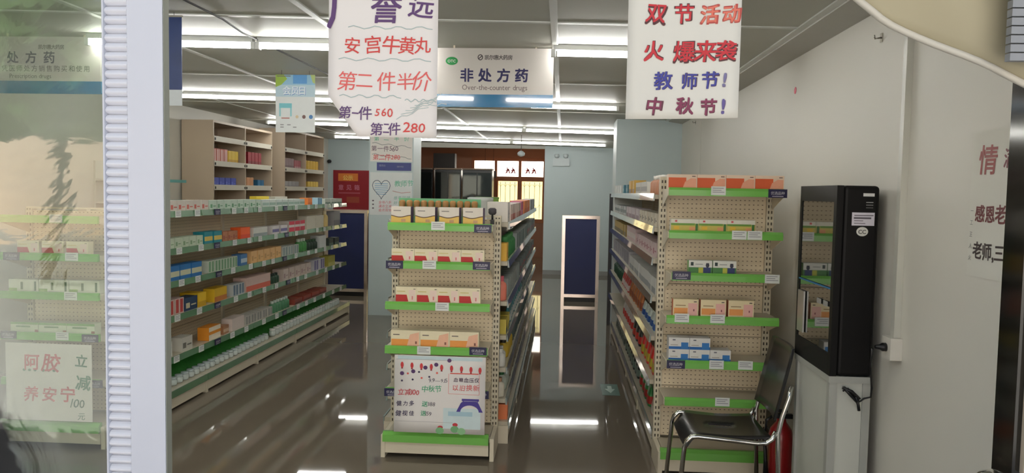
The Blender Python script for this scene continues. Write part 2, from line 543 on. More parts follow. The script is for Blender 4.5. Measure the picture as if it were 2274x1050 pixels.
MB().box(-0.17, 0.17, -0.02, 0.02, 0, 0.17, mat('brown_sign', (84, 58, 44))).build('board', t)
MB().tube([(-0.1, 0, 0.17), (-0.1, 0, 0.92)], 0.004, INK, n=5).tube([(0.1, 0, 0.17), (0.1, 0, 0.92)], 0.004, INK, n=5).build('cord', t)

# ================================================================== LIGHTS
TUBEM = bpy.data.materials.new('lit_tube'); TUBEM.use_nodes = True
q = TUBEM.node_tree.nodes['Principled BSDF']
q.inputs['Base Color'].default_value = (0.9, 0.9, 0.9, 1)
q.inputs['Emission Color'].default_value = (1.0, 0.985, 0.94, 1)
q.inputs['Emission Strength'].default_value = TUBE_POWER
BATT = mat('white_batten', (226, 228, 226), rough=0.4, vary=0.02)
rows = [(2.6, 'unseen row added inside the door', [(-3.10, -2.00), (-1.98, -0.88), (-0.60, 0.50)]),  # out-of-view tubes, added to brighten the front of the shop
        (5.0, 'front row', [(-3.20, -2.06), (-2.03, -0.89), (-0.08, 0.80)]),
        (8.1, 'second row', [(-4.25, -3.08), (-3.04, -1.87), (-1.83, -0.66), (-0.62, 0.55)]),
        (11.3, 'third row', [(-4.45, -3.20), (-1.92, -0.60), (-0.57, 0.75)]),
        (14.2, 'rear row', [(-4.30, -3.30), (-2.70, -0.98), (-0.95, 0.77)])]
for y, rn, segs in rows:
    for k, (a, b) in enumerate(segs):
        xm = (a + b) / 2
        t = thing('tube_light', '%s lit ceiling tube from the left in the %s' % (ORD[k], rn), 'light', (xm, y, ceil_z(xm)), group='ceiling tube lights')
        t.rotation_euler = (0, math.atan(0.018), 0)
        hl = (b - a) / 2
        MB().box(-hl, hl, -0.022, 0.022, -0.034, -0.001, BATT).build('batten', t)
        MB().tube([(-hl + 0.025, 0, -0.056), (hl - 0.025, 0, -0.056)], 0.0165, TUBEM, n=10).build('tube', t)
        for s in (-1, 1):
            MB().box(s * hl - 0.014, s * hl + 0.014, -0.02, 0.02, -0.078, -0.03, BATT).build('end_cap', t)

# ================================================================== SHELVING
def price_tag(parent, x, y, z, w=0.085, h=0.052, rz=0.0):
    mb = MB()
    mb.box(-w / 2, w / 2, -0.003, 0.0, -h / 2, h / 2, TAGW)
    for k, f in enumerate((0.75, 0.6, 0.8)):
        mb.box(-w * 0.4, -w * 0.4 + w * f, -0.0036, -0.003, h * (0.28 - 0.22 * k) - 0.002, h * (0.28 - 0.22 * k) + 0.002, C(150, 150, 158))
    return mb.build('price_tag', parent, (x, y, z), rz)

def navy_tag(parent, x, y, z, w=0.108, h=0.05, rz=0.0):
    mb = MB()
    mb.box(-w / 2, w / 2, -0.004, 0.0, -h / 2, h / 2, NAVY)
    write(mb, '优选品种', 0, -h * 0.12, h * 0.42, C(206, 204, 214), y=-0.0046, align='c')
    mb.box(-w * 0.3, w * 0.3, -0.0046, -0.004, -h * 0.38, -h * 0.29, C(180, 176, 190))
    return mb.build('navy_tag', parent, (x, y, z), rz)

def endcap(label, x0, x1, yu, yf, height, shelves, base_z=0.15):
    """end-of-aisle unit facing -Y. shelves: list of (z, x_left, x_right, [(kind, x, dz)])"""
    cx = (x0 + x1) / 2
    t = thing('endcap_shelf_unit', label, 'shelf unit', (cx, yu, 0), group='end-of-aisle shelf units')
    w = (x1 - x0) / 2
    for s in (-1, 1):
        o = MB().box(-0.022, 0.022, -0.025, 0.03, 0, height, UPR[0]).build('upright', t, (s * (w - 0.022), 0, 0))
    npan = 5
    ph = (height - 0.17) / npan
    for k in range(npan):
        MB().box(-w + 0.046, w - 0.046, -0.012, 0.012, 0.16 + k * ph + 0.002, 0.16 + (k + 1) * ph - 0.002, PEG[0]).build('back_panel', t)
    MB().box(-w, w, -0.02, 0.02, height, height + 0.012, STEEL).build('top_cap', t)
    d0, d1 = yf - yu, -0.026
    # base: kick board, side legs, deck and strip
    MB().box(-w + 0.014, w - 0.034, d0 + 0.006, d0 + 0.022, 0.03, 0.105, STEEL).build('kick_board', t)
    for s in (-1, 1):
        MB().box(s * w - (0.026 if s > 0 else 0.0), s * w + (0.0 if s > 0 else 0.026), d0 + 0.0, d1, 0, 0.145, STEEL).build('base_leg', t)
    dk = MB().box(-w + 0.028, w - 0.028, d0 + 0.03, d1, 0.125, base_z, SHELFM).build('base_deck', t)
    MB().prism([(d0 - 0.012, 0.105), (d0 + 0.028, 0.105), (d0 + 0.028, 0.168), (d0 + 0.006, 0.168), (d0 - 0.012, 0.150)], 'x', -w + 0.012, w - 0.034, GREEN).build('edge_strip', dk)
    for z, xl, xr, tags in shelves:
        a, b = xl - cx, xr - cx
        sh = MB().box(a, b, d0 + 0.02, d1, z - 0.03, z, SHELFM).build('shelf', t)
        MB().prism([(d0 - 0.004, z - 0.038), (d0 + 0.018, z - 0.038), (d0 + 0.018, z + 0.010), (d0 + 0.008, z + 0.010), (d0 - 0.004, z - 0.004)], 'x', a, b, GREEN).build('edge_strip', sh)
        for s, e in ((-1, a), (1, b)):
            MB().prism([(d1, z - 0.12), (d1, z - 0.002), (d0 + 0.02, z - 0.002), (d0 + 0.02, z - 0.036)], 'x', *sorted((e, e + s * 0.004)), STEEL).build('bracket', sh)
        for kind, x, dz in tags:
            (price_tag if kind == 'p' else navy_tag)(sh, x - cx, d0 - 0.0045, z - 0.014 + dz)
    return t

end_c = endcap('end-of-aisle shelf unit with handwritten poster, at the centre of the shop', -1.12, -0.40, 5.02, 4.72, 1.53,
               [(1.487, -1.088, -0.435, [('p', -0.77, 0.008), ('n', -0.49, -0.004)]),
                (1.247, -1.096, -0.443, [('n', -1.042, 0.0), ('p', -0.822, 0.004), ('n', -0.495, 0.006)]),
                (0.988, -1.10, -0.44, [('p', -0.738, 0.002)]),
                (0.708, -1.10, -0.45, [('p', -0.85, 0.002), ('n', -0.508, 0.008)]),
                (0.440, -1.095, -0.45, [('n', -1.045, -0.003), ('n', -0.49, 0.0)])])
end_r = endcap('tall end-of-aisle shelf unit beside the black display cabinet', 0.61, 1.315, 4.90, 4.60, 1.80,
               [(1.735, 0.628, 1.300, [('p', 0.915, 0.008), ('n', 1.258, -0.002)]),
                (1.480, 0.636, 1.300, [('p', 1.045, 0.004), ('p', 1.135, 0.004)]),
                (1.228, 0.66, 1.290, [('n', 0.715, 0.008), ('p', 1.245, 0.0)]),
                (0.970, 0.636, 1.296, [('p', 0.725, 0.012), ('p', 0.935, 0.012)]),
                (0.700, 0.648, 1.290, [('n', 0.698, 0.0), ('p', 0.938, 0.006), ('p', 1.108, 0.008)]),
                (0.472, 0.64, 1.295, [('p', 0.98, 0.01)])])
end_l = endcap('end-of-aisle shelf unit behind the glass door pane', -3.62, -2.90, 4.97, 4.65, 1.53,
               [(1.487, -3.59, -2.93, [('p', -3.2, 0.006)]),
                (1.247, -3.59, -2.93, [('p', -3.1, 0.006), ('n', -3.5, 0.0)]),
                (0.998, -3.59, -2.93, [('p', -3.11, 0.004)]),
                (0.735, -3.59, -2.93, [('p', -3.17, 0.008), ('n', -2.985, -0.002), ('n', -3.53, 0.006)]),
                (0.440, -3.59, -2.93, [('n', -2.96, 0.0)])])

def gondola(label, xs, side, y0, y1, height, zs, front, base_front, nsec, stripm, base_z=0.15, far_cap=True, double=False):
    """long shelf run along Y. xs = spine X, side=+1 shelves face +X, -1 face -X"""
    t = thing('gondola_shelf_run', label, 'shelf unit', (xs, y0, 0), group='long shelf runs')
    ln = y1 - y0
    sec = ln / nsec
    for k in range(nsec + 1):
        MB().box(-0.03, 0.03, -0.022, 0.022, 0, height, UPR[1] if False else STEEL).build('upright', t, (0, min(max(k * sec, 0.022), ln - 0.022), 0))
    npan = 4
    ph = (height - 0.17) / npan
    for k in range(nsec):
        for j in range(npan):
            MB().box(-0.012, 0.012, k * sec + 0.024, (k + 1) * sec - 0.024, 0.16 + j * ph + 0.002, 0.16 + (j + 1) * ph - 0.002, PEG[1]).build('back_panel', t)
    f = (front - xs)
    bf = (base_front - xs)
    lo = side * 0.031
    sides = [(f, bf, lo, side)] + ([(-f, -bf, -lo, -side)] if double else [])
    for f, bf, lo, sd in sides:
        for k in range(nsec):
            a, b = k * sec + 0.006, (k + 1) * sec - 0.006
            MB().box(*sorted((bf - sd * 0.02, bf - sd * 0.004)), a + 0.012, b - 0.012, 0.022, 0.10, STEEL).build('kick_board', t)
            dk = MB().box(*sorted((lo, bf - sd * 0.004)), a, b, 0.125, base_z, SHELFM).build('base_deck', t)
            MB().box(*sorted((bf - sd * 0.002, bf + sd * 0.006)), a, b, 0.102, 0.156, stripm).build('edge_strip', dk)
            for z in zs:
                sh = MB().box(*sorted((lo if z < height else 0.0, f - sd * 0.004)), a, b, z - 0.028, z, SHELFM).build('shelf', t)
                MB().prism([(f - sd * 0.002, z - 0.040), (f + sd * 0.010, z - 0.040), (f + sd * 0.003, z + 0.008), (f - sd * 0.002, z + 0.008)], 'y', a, b, stripm).build('edge_strip', sh)
        for k in range(nsec + 1):
            y = min(max(k * sec, 0.014), ln - 0.014)
            MB().box(*sorted((lo, bf)), y - 0.013, y + 0.013, 0, 0.123, STEEL).build('base_leg', t)
    return t

ZL = [1.50, 1.215, 0.965, 0.70, 0.385]
gon_l = gondola('long stocked shelf run along the left aisle', -3.27, 1, 5.02, 10.3, 1.53, ZL, -2.95, -2.90, 5, GREEN_DULL, double=True)
ZC = [1.495, 1.235, 0.965, 0.735, 0.515, 0.305]
gon_c = gondola('long shelf run behind the central poster shelf unit', -0.76, 1, 5.075, 10.2, 1.466, ZC, -0.355, -0.335, 5, CLEAR_STRIP, double=True)
ZR = [1.70, 1.49, 1.285, 1.04, 0.785, 0.50]
gon_r = gondola('long shelf run between the right wall and the aisle', 0.98, -1, 4.955, 9.3, 1.80, ZR, 0.585, 0.62, 4, CLEAR_STRIP)
MB().box(-0.36, 0.04, 4.33, 4.345, 0, 1.80, mat('white_end_panel', (214, 218, 216))).build('end_panel', gon_r)

def tags_along(gon, z, x, ys, side, navy=()):
    """white price tags / navy tags on a run's shelf strip (sub-parts of the shelf they clip on)"""
    gy = gon.location.y
    shelves = [c for c in gon.children if c.name.startswith('shelf')]
    for k, y in enumerate(ys):
        best = None
        for c in shelves:
            vs = c.data.vertices
            if abs(max(v.co.z for v in vs) - z) < 0.01 and min(v.co.y for v in vs) - 0.02 <= y - gy <= max(v.co.y for v in vs) + 0.02 and side * sum(v.co.x for v in vs) > 0:
                best = c
        if best:
            (navy_tag if k in navy else price_tag)(best, x - gon.location.x + side * 0.011, y - gy, z - 0.016, rz=side * R(90))
rt = random.Random(3)
for z in ZL:
    tags_along(gon_l, z, -2.95, [5.35 + i * 0.33 + rt.uniform(-0.06, 0.06) for i in range(15)], 1, navy=(3, 8))
# ================================================================== PRODUCTS
BOXC = {}
def prod_mesh(key, w, d, h, body, prints=(), side=None, top=None):
    """carton standing on z=0, front facing -Y; prints = [(polygon in 0..1 uv, material)] on the front"""
    if key in BOXC:
        return BOXC[key]
    mb = MB()
    mb.box(-w / 2, w / 2, -d / 2, d / 2, 0, h, body, {1: top or body, 3: side or body, 5: side or body})
    for k, (pl_, m) in enumerate(prints):
        yy = -d / 2 - 0.0004 - 0.0002 * k
        mb.poly([(-w / 2 + u * w, yy, v * h) for u, v in pl_], m)
    BOXC[key] = mb.mesh('medicine_box')
    return BOXC[key]

def rc(u0, v0, u1, v1):
    return [(u0, v0), (u1, v0), (u1, v1), (u0, v1)]

def wave(v0, amp, lo=0.0):
    top = [(k / 10, v0 + amp * math.sin(k / 10 * 5.2 + 2.4)) for k in range(11)]
    return [(0, lo), (1, lo)] + top[::-1]

def put(me, name, loc, rz, label, cat, group):
    return tag(link(name, me, None, (loc[0], loc[1], loc[2] + 0.0006), rz), label, cat, group)

# ---- centre end unit
W_ = C(236, 226, 216)
CR = C(240, 228, 196)
gold = C(236, 196, 104); brn = C(92, 62, 44); purp = C(108, 92, 122); redp = C(196, 44, 44); pinkp = C(238, 196, 196); org = C(242, 160, 78); pk2 = C(244, 190, 160)
g1 = prod_mesh('gold', 0.128, 0.06, 0.108, W_, [(wave(0.42, 0.06), gold), ([(k / 10, 0.47 + 0.06 * math.sin(k / 10 * 5.2 + 2.4)) for k in range(11)] + [(k / 10, 0.42 + 0.06 * math.sin(k / 10 * 5.2 + 2.4)) for k in range(10, -1, -1)], brn), (rc(0.12, 0.74, 0.5, 0.79), C(150, 140, 136)), (rc(0.52, 0.12, 0.74, 0.28), C(206, 160, 120))], side=purp)
for k, x in enumerate((-1.012, -0.858, -0.706, -0.556)):
    put(g1, 'medicine_box', (x, 4.795, 1.487), R(-6), '%s white and gold carton from the left, top of the central end unit' % ORD[k], 'medicine box', 'gold cartons on the central end unit')
def redbox(key, w, h, tip, hgt):
    return prod_mesh(key, w, 0.055, h, CR, [([(0, 0.08), (tip + 0.08, 0.08), (tip, 0.08 + hgt), (0, 0.08 + hgt)], redp), (rc(0.62, 0.1, 0.93, 0.8), C(244, 218, 206)), (rc(0.05, 0.68, 0.45, 0.73), C(214, 196, 120)), (rc(0.84, 0.84, 0.94, 0.88), C(110, 96, 90)), (rc(0.76, 0.2, 0.82, 0.42), C(220, 130, 130))])
r1 = redbox('red1', 0.146, 0.084, 0.48, 0.4)
for k in range(4):
    put(r1, 'medicine_box', (-0.998 + 0.1475 * k, 4.785, 1.247), 0, '%s cream and red carton from the left, second shelf of central end unit' % ORD[k], 'medicine box', 'cream and red cartons, second shelf')
r2 = redbox('red2', 0.134, 0.102, 0.52, 0.42)
for k in range(4):
    put(r2, 'medicine_box', (-0.974 + 0.1345 * k, 4.785, 0.988), 0, '%s cream and red carton from the left, third shelf of central end unit' % ORD[k], 'medicine box', 'cream and red cartons, third shelf')
o1 = prod_mesh('orange1', 0.186, 0.07, 0.104, CR, [(rc(0.02, 0.06, 0.62, 0.46), org), ([(0.56, 0.06), (0.97, 0.06), (0.97, 0.9), (0.66, 0.75)], pk2), (rc(0.08, 0.7, 0.3, 0.76), C(120, 104, 96)), (rc(0.84, 0.18, 0.90, 0.34), C(150, 90, 80))])
for k in range(3):
    put(o1, 'medicine_box', (-0.977 + 0.1875 * k, 4.79, 0.708), 0, '%s cream and orange carton from the left above the handwritten poster' % ORD[k], 'medicine box', 'cream and orange cartons, central end unit')
# ---- right end unit
ro = prod_mesh('orange2', 0.168, 0.08, 0.088, C(240, 214, 190), [(rc(0.0, 0.08, 0.62, 0.78), C(222, 96, 48)), ([(0.5, 0.08), (0.97, 0.08), (0.97, 0.72), (0.78, 0.74), (0.58, 0.5)], C(240, 170, 140)), (rc(0.82, 0.84, 0.94, 0.9), C(120, 90, 80))])
for k in range(4):
    put(ro, 'medicine_box', (0.712 + 0.1695 * k, 4.675, 1.735), 0, '%s deep orange carton from the left, top of the right end unit' % ORD[k], 'medicine box', 'deep orange cartons on the right end unit')
yg = prod_mesh('yellowgreen', 0.164, 0.06, 0.076, C(232, 228, 214), [(rc(0, 0.1, 1, 0.66), C(204, 188, 92)), (rc(0, 0.52, 0.86, 0.68), C(112, 158, 62)), (rc(0.1, 0.2, 0.3, 0.45), C(232, 190, 60)), (rc(0.66, 0.1, 0.88, 0.4), C(226, 160, 110)), (rc(0.88, 0.08, 0.97, 0.66), C(56, 118, 52)), (rc(0.14, 0.78, 0.22, 0.92), C(216, 90, 100))])
for k in range(3):
    put(yg, 'medicine_box', (0.732 + 0.1655 * k, 4.665, 1.480), 0, '%s yellow and green carton from the left, right end unit' % ORD[k], 'medicine box', 'yellow and green cartons')
gn = prod_mesh('greenwhite', 0.138, 0.06, 0.082, C(230, 230, 222), [(rc(0, 0.0, 1, 0.5), C(72, 130, 70)), (rc(0.42, 0.04, 0.62, 0.48), C(190, 192, 72)), (rc(0.62, 0.0, 0.94, 0.5), C(44, 60, 110)), ([(0.72, 0.62), (0.76, 0.5), (0.84, 0.5), (0.88, 0.62), (0.86, 0.82), (0.74, 0.82)], C(50, 52, 70)), (rc(0.08, 0.62, 0.20, 0.88), C(40, 60, 60)), (rc(0.28, 0.7, 0.6, 0.76), C(160, 160, 160))], side=C(130, 180, 110))
for k in range(2):
    put(gn, 'medicine_box', (0.832 + 0.1425 * k, 4.665, 1.228), 0, '%s green and white carton from the left, third shelf of right end unit' % ORD[k], 'medicine box', 'green and white cartons, right end unit')
cp = prod_mesh('creampeach', 0.150, 0.06, 0.104, C(240, 222, 180), [(rc(0.04, 0.14, 0.58, 0.5), C(238, 160, 90)), (rc(0.6, 0.06, 0.96, 0.78), C(240, 186, 176)), (rc(0.1, 0.62, 0.5, 0.67), C(160, 130, 90)), (rc(0.82, 0.84, 0.93, 0.9), C(110, 90, 84)), (rc(0.8, 0.32, 0.85, 0.44), C(150, 80, 90))], side=C(206, 120, 86))
for k in range(3):
    put(cp, 'medicine_box', (0.752 + 0.164 * k, 4.665, 0.970), 0, '%s peach and cream carton from the left, right end unit' % ORD[k], 'medicine box', 'peach and cream cartons')
bl = C(32, 104, 178)
bw = prod_mesh('bluewhite', 0.122, 0.09, 0.070, C(228, 226, 222), [(rc(0, 0, 1, 0.24), bl), (rc(0.6, 0.0, 0.95, 0.6), C(44, 120, 190)), (rc(0.18, 0.76, 0.32, 0.86), C(110, 110, 120)), (rc(0.08, 0.34, 0.44, 0.4), C(170, 160, 150))])
for k in range(3):
    put(bw, 'medicine_box', (0.720 + 0.124 * k, 4.68, 0.700), 0, '%s white and blue carton from the left in the lower row' % ORD[k], 'medicine box', 'white and blue cartons, lower row')
for k in range(2):
    put(bw, 'medicine_box', (0.720 + 0.124 * k, 4.68, 0.7702), 0, '%s white and blue carton from the left in the upper row' % ORD[k], 'medicine box', 'white and blue cartons, upper row')
# ---- left end unit (behind the glass)
wg = prod_mesh('whitegreen_l', 0.20, 0.07, 0.082, C(226, 228, 210), [(rc(0, 0.0, 0.28, 0.3), C(150, 190, 90)), (rc(0.40, 0.2, 0.48, 0.8), C(92, 118, 70)), (rc(0.86, 0.12, 0.93, 0.86), C(70, 110, 70))])
for k in range(3):
    put(wg, 'medicine_box', (-3.46 + 0.204 * k, 4.73, 0.998), 0, '%s white and green carton from the left, behind the glass, higher shelf' % ORD[k], 'medicine box', 'cartons behind the glass, higher shelf')
wg2 = prod_mesh('whitegreen_l2', 0.186, 0.07, 0.066, C(214, 222, 196), [(rc(0, 0.78, 1, 1), C(120, 172, 92)), (rc(0.2, 0.5, 0.72, 0.66), C(110, 150, 100)), (rc(0.88, 0.0, 1, 0.3), C(150, 90, 60))])
for k in range(3):
    put(wg2, 'medicine_box', (-3.46 + 0.190 * k, 4.73, 0.735), 0, '%s pale green carton from the left, above the price poster behind glass' % ORD[k], 'medicine box', 'cartons behind the glass, above the poster')
for k in range(3):
    put(r1, 'medicine_box', (-3.43 + 0.165 * k, 4.73, 1.247), 0, '%s cream and red carton from the left, behind the glass pane' % ORD[k], 'medicine box', 'cream and red cartons behind the glass')

# ---- generic goods for the long runs
def carton(a, b=None, w=0.07, d=0.09, h=0.075, pat='band'):
    A = C(*a)
    if b is None:
        pr = []
    elif pat == 'band':
        pr = [(rc(0, 0.25, 1, 0.62), C(*b))]
    elif pat == 'foot':
        pr = [(rc(0, 0, 1, 0.38), C(*b))]
    elif pat == 'dots':
        pr = [(rc(0.1, 0.2, 0.4, 0.6), C(*b)), (rc(0.5, 0.35, 0.9, 0.45), C(*b))]
    elif pat == 'stripes':
        pr = [(rc(0.1, 0.06, 0.42, 0.94), C(*b)), (rc(0.58, 0.06, 0.9, 0.94), C(*b))]
    else:
        pr = [(rc(0, 0.0, 1, 0.42), C(*b)), (rc(0, 0.66, 1, 1), C(*b))]
    return ('medicine_box', 'medicine box', prod_mesh(('c', a, b, w, d, h, pat), w, d, h, A, pr), w, d)

def bottle(a, cap, w=0.06, h=0.11):
    key = ('b', a, cap, w, h)
    if key not in BOXC:
        A, K = C(*a), C(*cap)
        r = w / 2 * 0.94
        BOXC[key] = MB().lathe([(r * 0.92, 0, A), (r, h * 0.05, A), (r, h * 0.6, A), (r * 0.86, h * 0.7, A), (r * 0.45, h * 0.78, K), (r * 0.5, h * 0.79, K), (r * 0.5, h, K)], A, n=12).mesh('bottle')
    return ('bottle', 'bottle', BOXC[key], w, w)

GLASSJ = mat('jar_glass', (206, 216, 214), rough=0.12, vary=0.04, coat=1.0)
def jar(a=(196, 206, 204), lid=(222, 226, 226), w=0.075, h=0.085):
    key = ('j', a, lid, w, h)
    if key not in BOXC:
        K = C(*lid)
        r = w / 2 * 0.95
        BOXC[key] = MB().lathe([(r * 0.8, 0), (r, h * 0.12), (r, h * 0.62), (r * 0.8, h * 0.74, K), (r * 0.84, h * 0.75, K), (r * 0.84, h, K)], GLASSJ, n=12).mesh('jar')
    return ('jar', 'jar', BOXC[key], w, w)

def pouch(a, b, w=0.12, h=0.15):
    key = ('p', a, b, w, h)
    if key not in BOXC:
        A, B_ = C(*a, rough=0.3), C(*b)
        d = 0.055
        mb = MB()
        lv = [(0.0, 0.96, 1.0), (0.12, 1.0, 1.0), (0.5, 1.0, 0.8), (0.85, 0.97, 0.35), (0.93, 0.96, 0.08), (1.0, 0.96, 0.08)]
        rings = []
        for f, sx_, sy_ in lv:
            rings.append(len(mb.v))
            for k in range(8):
                th = 2 * math.pi * (k + 0.5) / 8
                cxx, cyy = math.copysign(abs(math.cos(th)) ** 0.6, math.cos(th)), math.copysign(abs(math.sin(th)) ** 0.6, math.sin(th))
                mb.v.append((cxx * w / 2 * 0.96 * sx_, cyy * d / 2 * sy_, f * h))
        for i in range(len(lv) - 1):
            for k in range(8):
                k2 = (k + 1) % 8
                mb.f.append((rings[i] + k, rings[i] + k2, rings[i + 1] + k2, rings[i + 1] + k))
                mb.m.append(mb.mi(B_ if i == 1 else A)); mb.sm.append(True)
        for rg, rev in ((rings[0], True), (rings[-1], False)):
            mb.f.append(tuple(rg + k for k in (reversed(range(8)) if rev else range(8))))
            mb.m.append(mb.mi(A)); mb.sm.append(False)
        BOXC[key] = mb.mesh('pouch')
    return ('pouch', 'pouch', BOXC[key], w, 0.06)

SHELFN = ['top', 'second', 'third', 'fourth', 'fifth', 'sixth', 'lowest']
COUNT = {}
def run(rowname, side, front, z, shelf, y0, y1, item, desc, gap=0.004, back=0.03, jit=0.006, nmax=99):
    name, cat, me, w, d = item
    n_ = max(1, min(nmax, int((y1 - y0 + gap) / (w + gap))))
    step = (y1 - y0) / n_ if n_ > 1 else 0
    rz = R(90) if side > 0 else R(-90)
    rnd = random.Random(int(y0 * 977 + z * 131 + side))
    for k in range(n_):
        y = y0 + (k + 0.5) * step if n_ > 1 else (y0 + y1) / 2
        x = front - side * (back + d / 2 + rnd.uniform(0, jit))
        if n_ > 1:
            lb = '%s %s from the entrance, %s shelf of the %s' % (ORD[k], desc, shelf, rowname)
        else:
            lb = '%s on the %s shelf of the %s' % (desc, shelf, rowname)
        put(me, name, (x, y, z), rz + rnd.uniform(-0.03, 0.03), lb, cat, '%ss, %s shelf of the %s' % (desc, shelf, rowname))
        COUNT[name] = COUNT.get(name, 0) + 1

LG = 'left run'
def left(i, *a, **k):
    run(LG, 1, -2.95, ZL[i], SHELFN[i], *a, **k)
# top shelf
left(0, 5.25, 6.28, carton((214, 206, 196), (196, 96, 84), 0.116, 0.10, 0.085, 'dots'), 'white carton with red print')
left(0, 6.30, 7.42, carton((196, 214, 200), (96, 148, 112), 0.122, 0.14, 0.080, 'dots'), 'white carton with green print')
left(0, 7.45, 8.70, carton((206, 216, 212), (150, 176, 168), 0.162, 0.14, 0.075, 'band'), 'white carton with grey band')
left(0, 8.73, 9.05, carton((232, 132, 62), (214, 110, 50), 0.162, 0.10, 0.085, 'foot'), 'orange carton')
left(0, 9.08, 9.42, carton((168, 206, 224), (88, 150, 190), 0.179, 0.10, 0.085, 'stripes'), 'light blue carton')
left(0, 9.45, 10.22, carton((206, 214, 204), (110, 140, 130), 0.227, 0.12, 0.07, 'foot'), 'white carton with teal foot')
left(0, 7.55, 8.15, carton((232, 206, 56), (212, 176, 40), 0.320, 0.07, 0.105, 'foot'), 'long yellow carton at the back', back=0.19)
left(0, 8.16, 8.62, carton((214, 212, 200), None, 0.40, 0.07, 0.10), 'long plain white carton at the back', back=0.19)
# second shelf
left(1, 5.25, 6.18, carton((192, 206, 184), (126, 156, 120), 0.101, 0.10, 0.080, 'dots'), 'pale green carton')
left(1, 6.20, 6.54, carton((30, 134, 148), (218, 190, 96), 0.143, 0.10, 0.100, 'band'), 'teal carton with yellow band')
left(1, 6.56, 6.86, carton((176, 116, 84), (150, 76, 60), 0.096, 0.08, 0.085, 'dots'), 'brown carton')
left(1, 6.88, 7.20, carton((238, 98, 42), (216, 72, 34), 0.203, 0.10, 0.105, 'foot'), 'bright orange carton')
left(1, 7.22, 7.58, carton((212, 212, 206), (150, 160, 164), 0.34, 0.12, 0.09, 'foot'), 'long white carton')
left(1, 7.68, 8.16, carton((214, 210, 212), (116, 110, 160), 0.179, 0.12, 0.085, 'band'), 'white carton with violet band')
left(1, 8.20, 8.72, carton((214, 206, 202), (206, 62, 84), 0.162, 0.12, 0.115, 'ends'), 'white carton with crimson ends')
left(1, 8.78, 9.42, carton((206, 200, 184), None, 0.30, 0.10, 0.155), 'tall cream carton')
left(1, 9.52, 9.66, bottle((216, 190, 128), (226, 214, 180), 0.10, 0.20), 'tall beige bottle')
left(1, 9.76, 10.18, carton((150, 148, 152), (120, 118, 126), 0.261, 0.10, 0.19, 'foot'), 'tall grey carton')
# third shelf
left(2, 5.25, 6.16, carton((38, 112, 178), (206, 206, 176), 0.170, 0.09, 0.115, 'band'), 'blue carton with white band')
left(2, 6.28, 6.86, carton((198, 206, 192), (116, 156, 120), 0.109, 0.09, 0.10, 'stripes'), 'white carton with green stripes')
left(2, 6.88, 7.12, carton((70, 118, 170), (180, 196, 206), 0.150, 0.09, 0.105, 'band'), 'dull blue carton')
left(2, 7.16, 7.96, carton((222, 178, 122), (190, 148, 96), 0.150, 0.13, 0.115, 'dots'), 'tan carton')
left(2, 7.99, 8.50, carton((196, 200, 196), (134, 150, 150), 0.147, 0.10, 0.10, 'stripes'), 'grey striped carton')
left(2, 8.54, 8.82, bottle((72, 142, 74), (210, 220, 206), 0.085, 0.15), 'green bottle')
left(2, 8.86, 9.22, bottle((38, 58, 46), (60, 92, 66), 0.085, 0.12), 'dark green bottle')
left(2, 9.25, 9.50, carton((214, 216, 216), None, 0.260, 0.12, 0.15), 'plain white carton')
left(2, 9.6, 10.1, carton((52, 62, 58), (90, 110, 100), 0.179, 0.10, 0.09, 'foot'), 'black-green carton')
# fourth shelf
left(3, 5.25, 5.86, carton((218, 196, 188), (190, 70, 66), 0.136, 0.10, 0.12, 'stripes'), 'pink carton with red stripes')
left(3, 5.88, 6.06, carton((34, 62, 96), (216, 204, 170), 0.217, 0.10, 0.105, 'dots'), 'navy carton')
left(3, 6.08, 6.26, carton((232, 190, 42), (206, 160, 36), 0.136, 0.16, 0.115, 'foot'), 'small yellow carton')
left(3, 6.30, 6.72, carton((220, 178, 40), (190, 116, 54), 0.257, 0.10, 0.115, 'foot'), 'yellow carton with ochre foot')
left(3, 6.75, 7.02, carton((188, 194, 196), (100, 120, 140), 0.116, 0.09, 0.105, 'stripes'), 'grey and blue carton')
left(3, 7.05, 7.66, carton((214, 186, 178), (210, 108, 90), 0.56, 0.13, 0.13, 'foot'), 'long pink carton')
left(3, 7.72, 7.94, bottle((44, 74, 56), (34, 54, 44), 0.07, 0.10), 'small dark green bottle')
left(3, 8.00, 8.95, carton((206, 190, 182), (170, 140, 140), 0.162, 0.12, 0.12, 'dots'), 'pale pink carton')
left(3, 9.0, 9.5, carton((196, 196, 206), (110, 100, 150), 0.179, 0.12, 0.13, 'stripes'), 'white carton with purple stripes')
left(3, 9.55, 9.95, carton((168, 160, 66), (190, 186, 110), 0.261, 0.12, 0.13, 'foot'), 'olive yellow carton')
# fifth shelf
left(4, 5.40, 5.74, carton((230, 232, 224), (34, 112, 62), 0.203, 0.10, 0.115, 'stripes'), 'white carton with two green stripes')
left(4, 5.76, 6.05, carton((212, 208, 198), (120, 116, 110), 0.163, 0.10, 0.11, 'dots'), 'off-white carton')
left(4, 6.28, 6.50, carton((234, 150, 46), (238, 226, 204), 0.231, 0.10, 0.11, 'ends'), 'amber carton')
left(4, 6.52, 6.72, carton((170, 124, 92), (206, 176, 150), 0.116, 0.09, 0.075, 'band'), 'small brown carton')
left(4, 6.74, 7.0, carton((218, 204, 198), None, 0.276, 0.10, 0.11), 'plain pinkish carton')
left(4, 7.03, 7.72, carton((190, 188, 182), (140, 140, 138), 0.116, 0.11, 0.085, 'stripes'), 'grey-white carton')
left(4, 7.75, 8.25, bottle((84, 140, 104), (210, 222, 214), 0.075, 0.125), 'green bottle with white cap')
left(4, 8.35, 9.55, carton((146, 62, 48), (96, 40, 36), 0.260, 0.16, 0.06, 'foot'), 'flat rust-red carton')
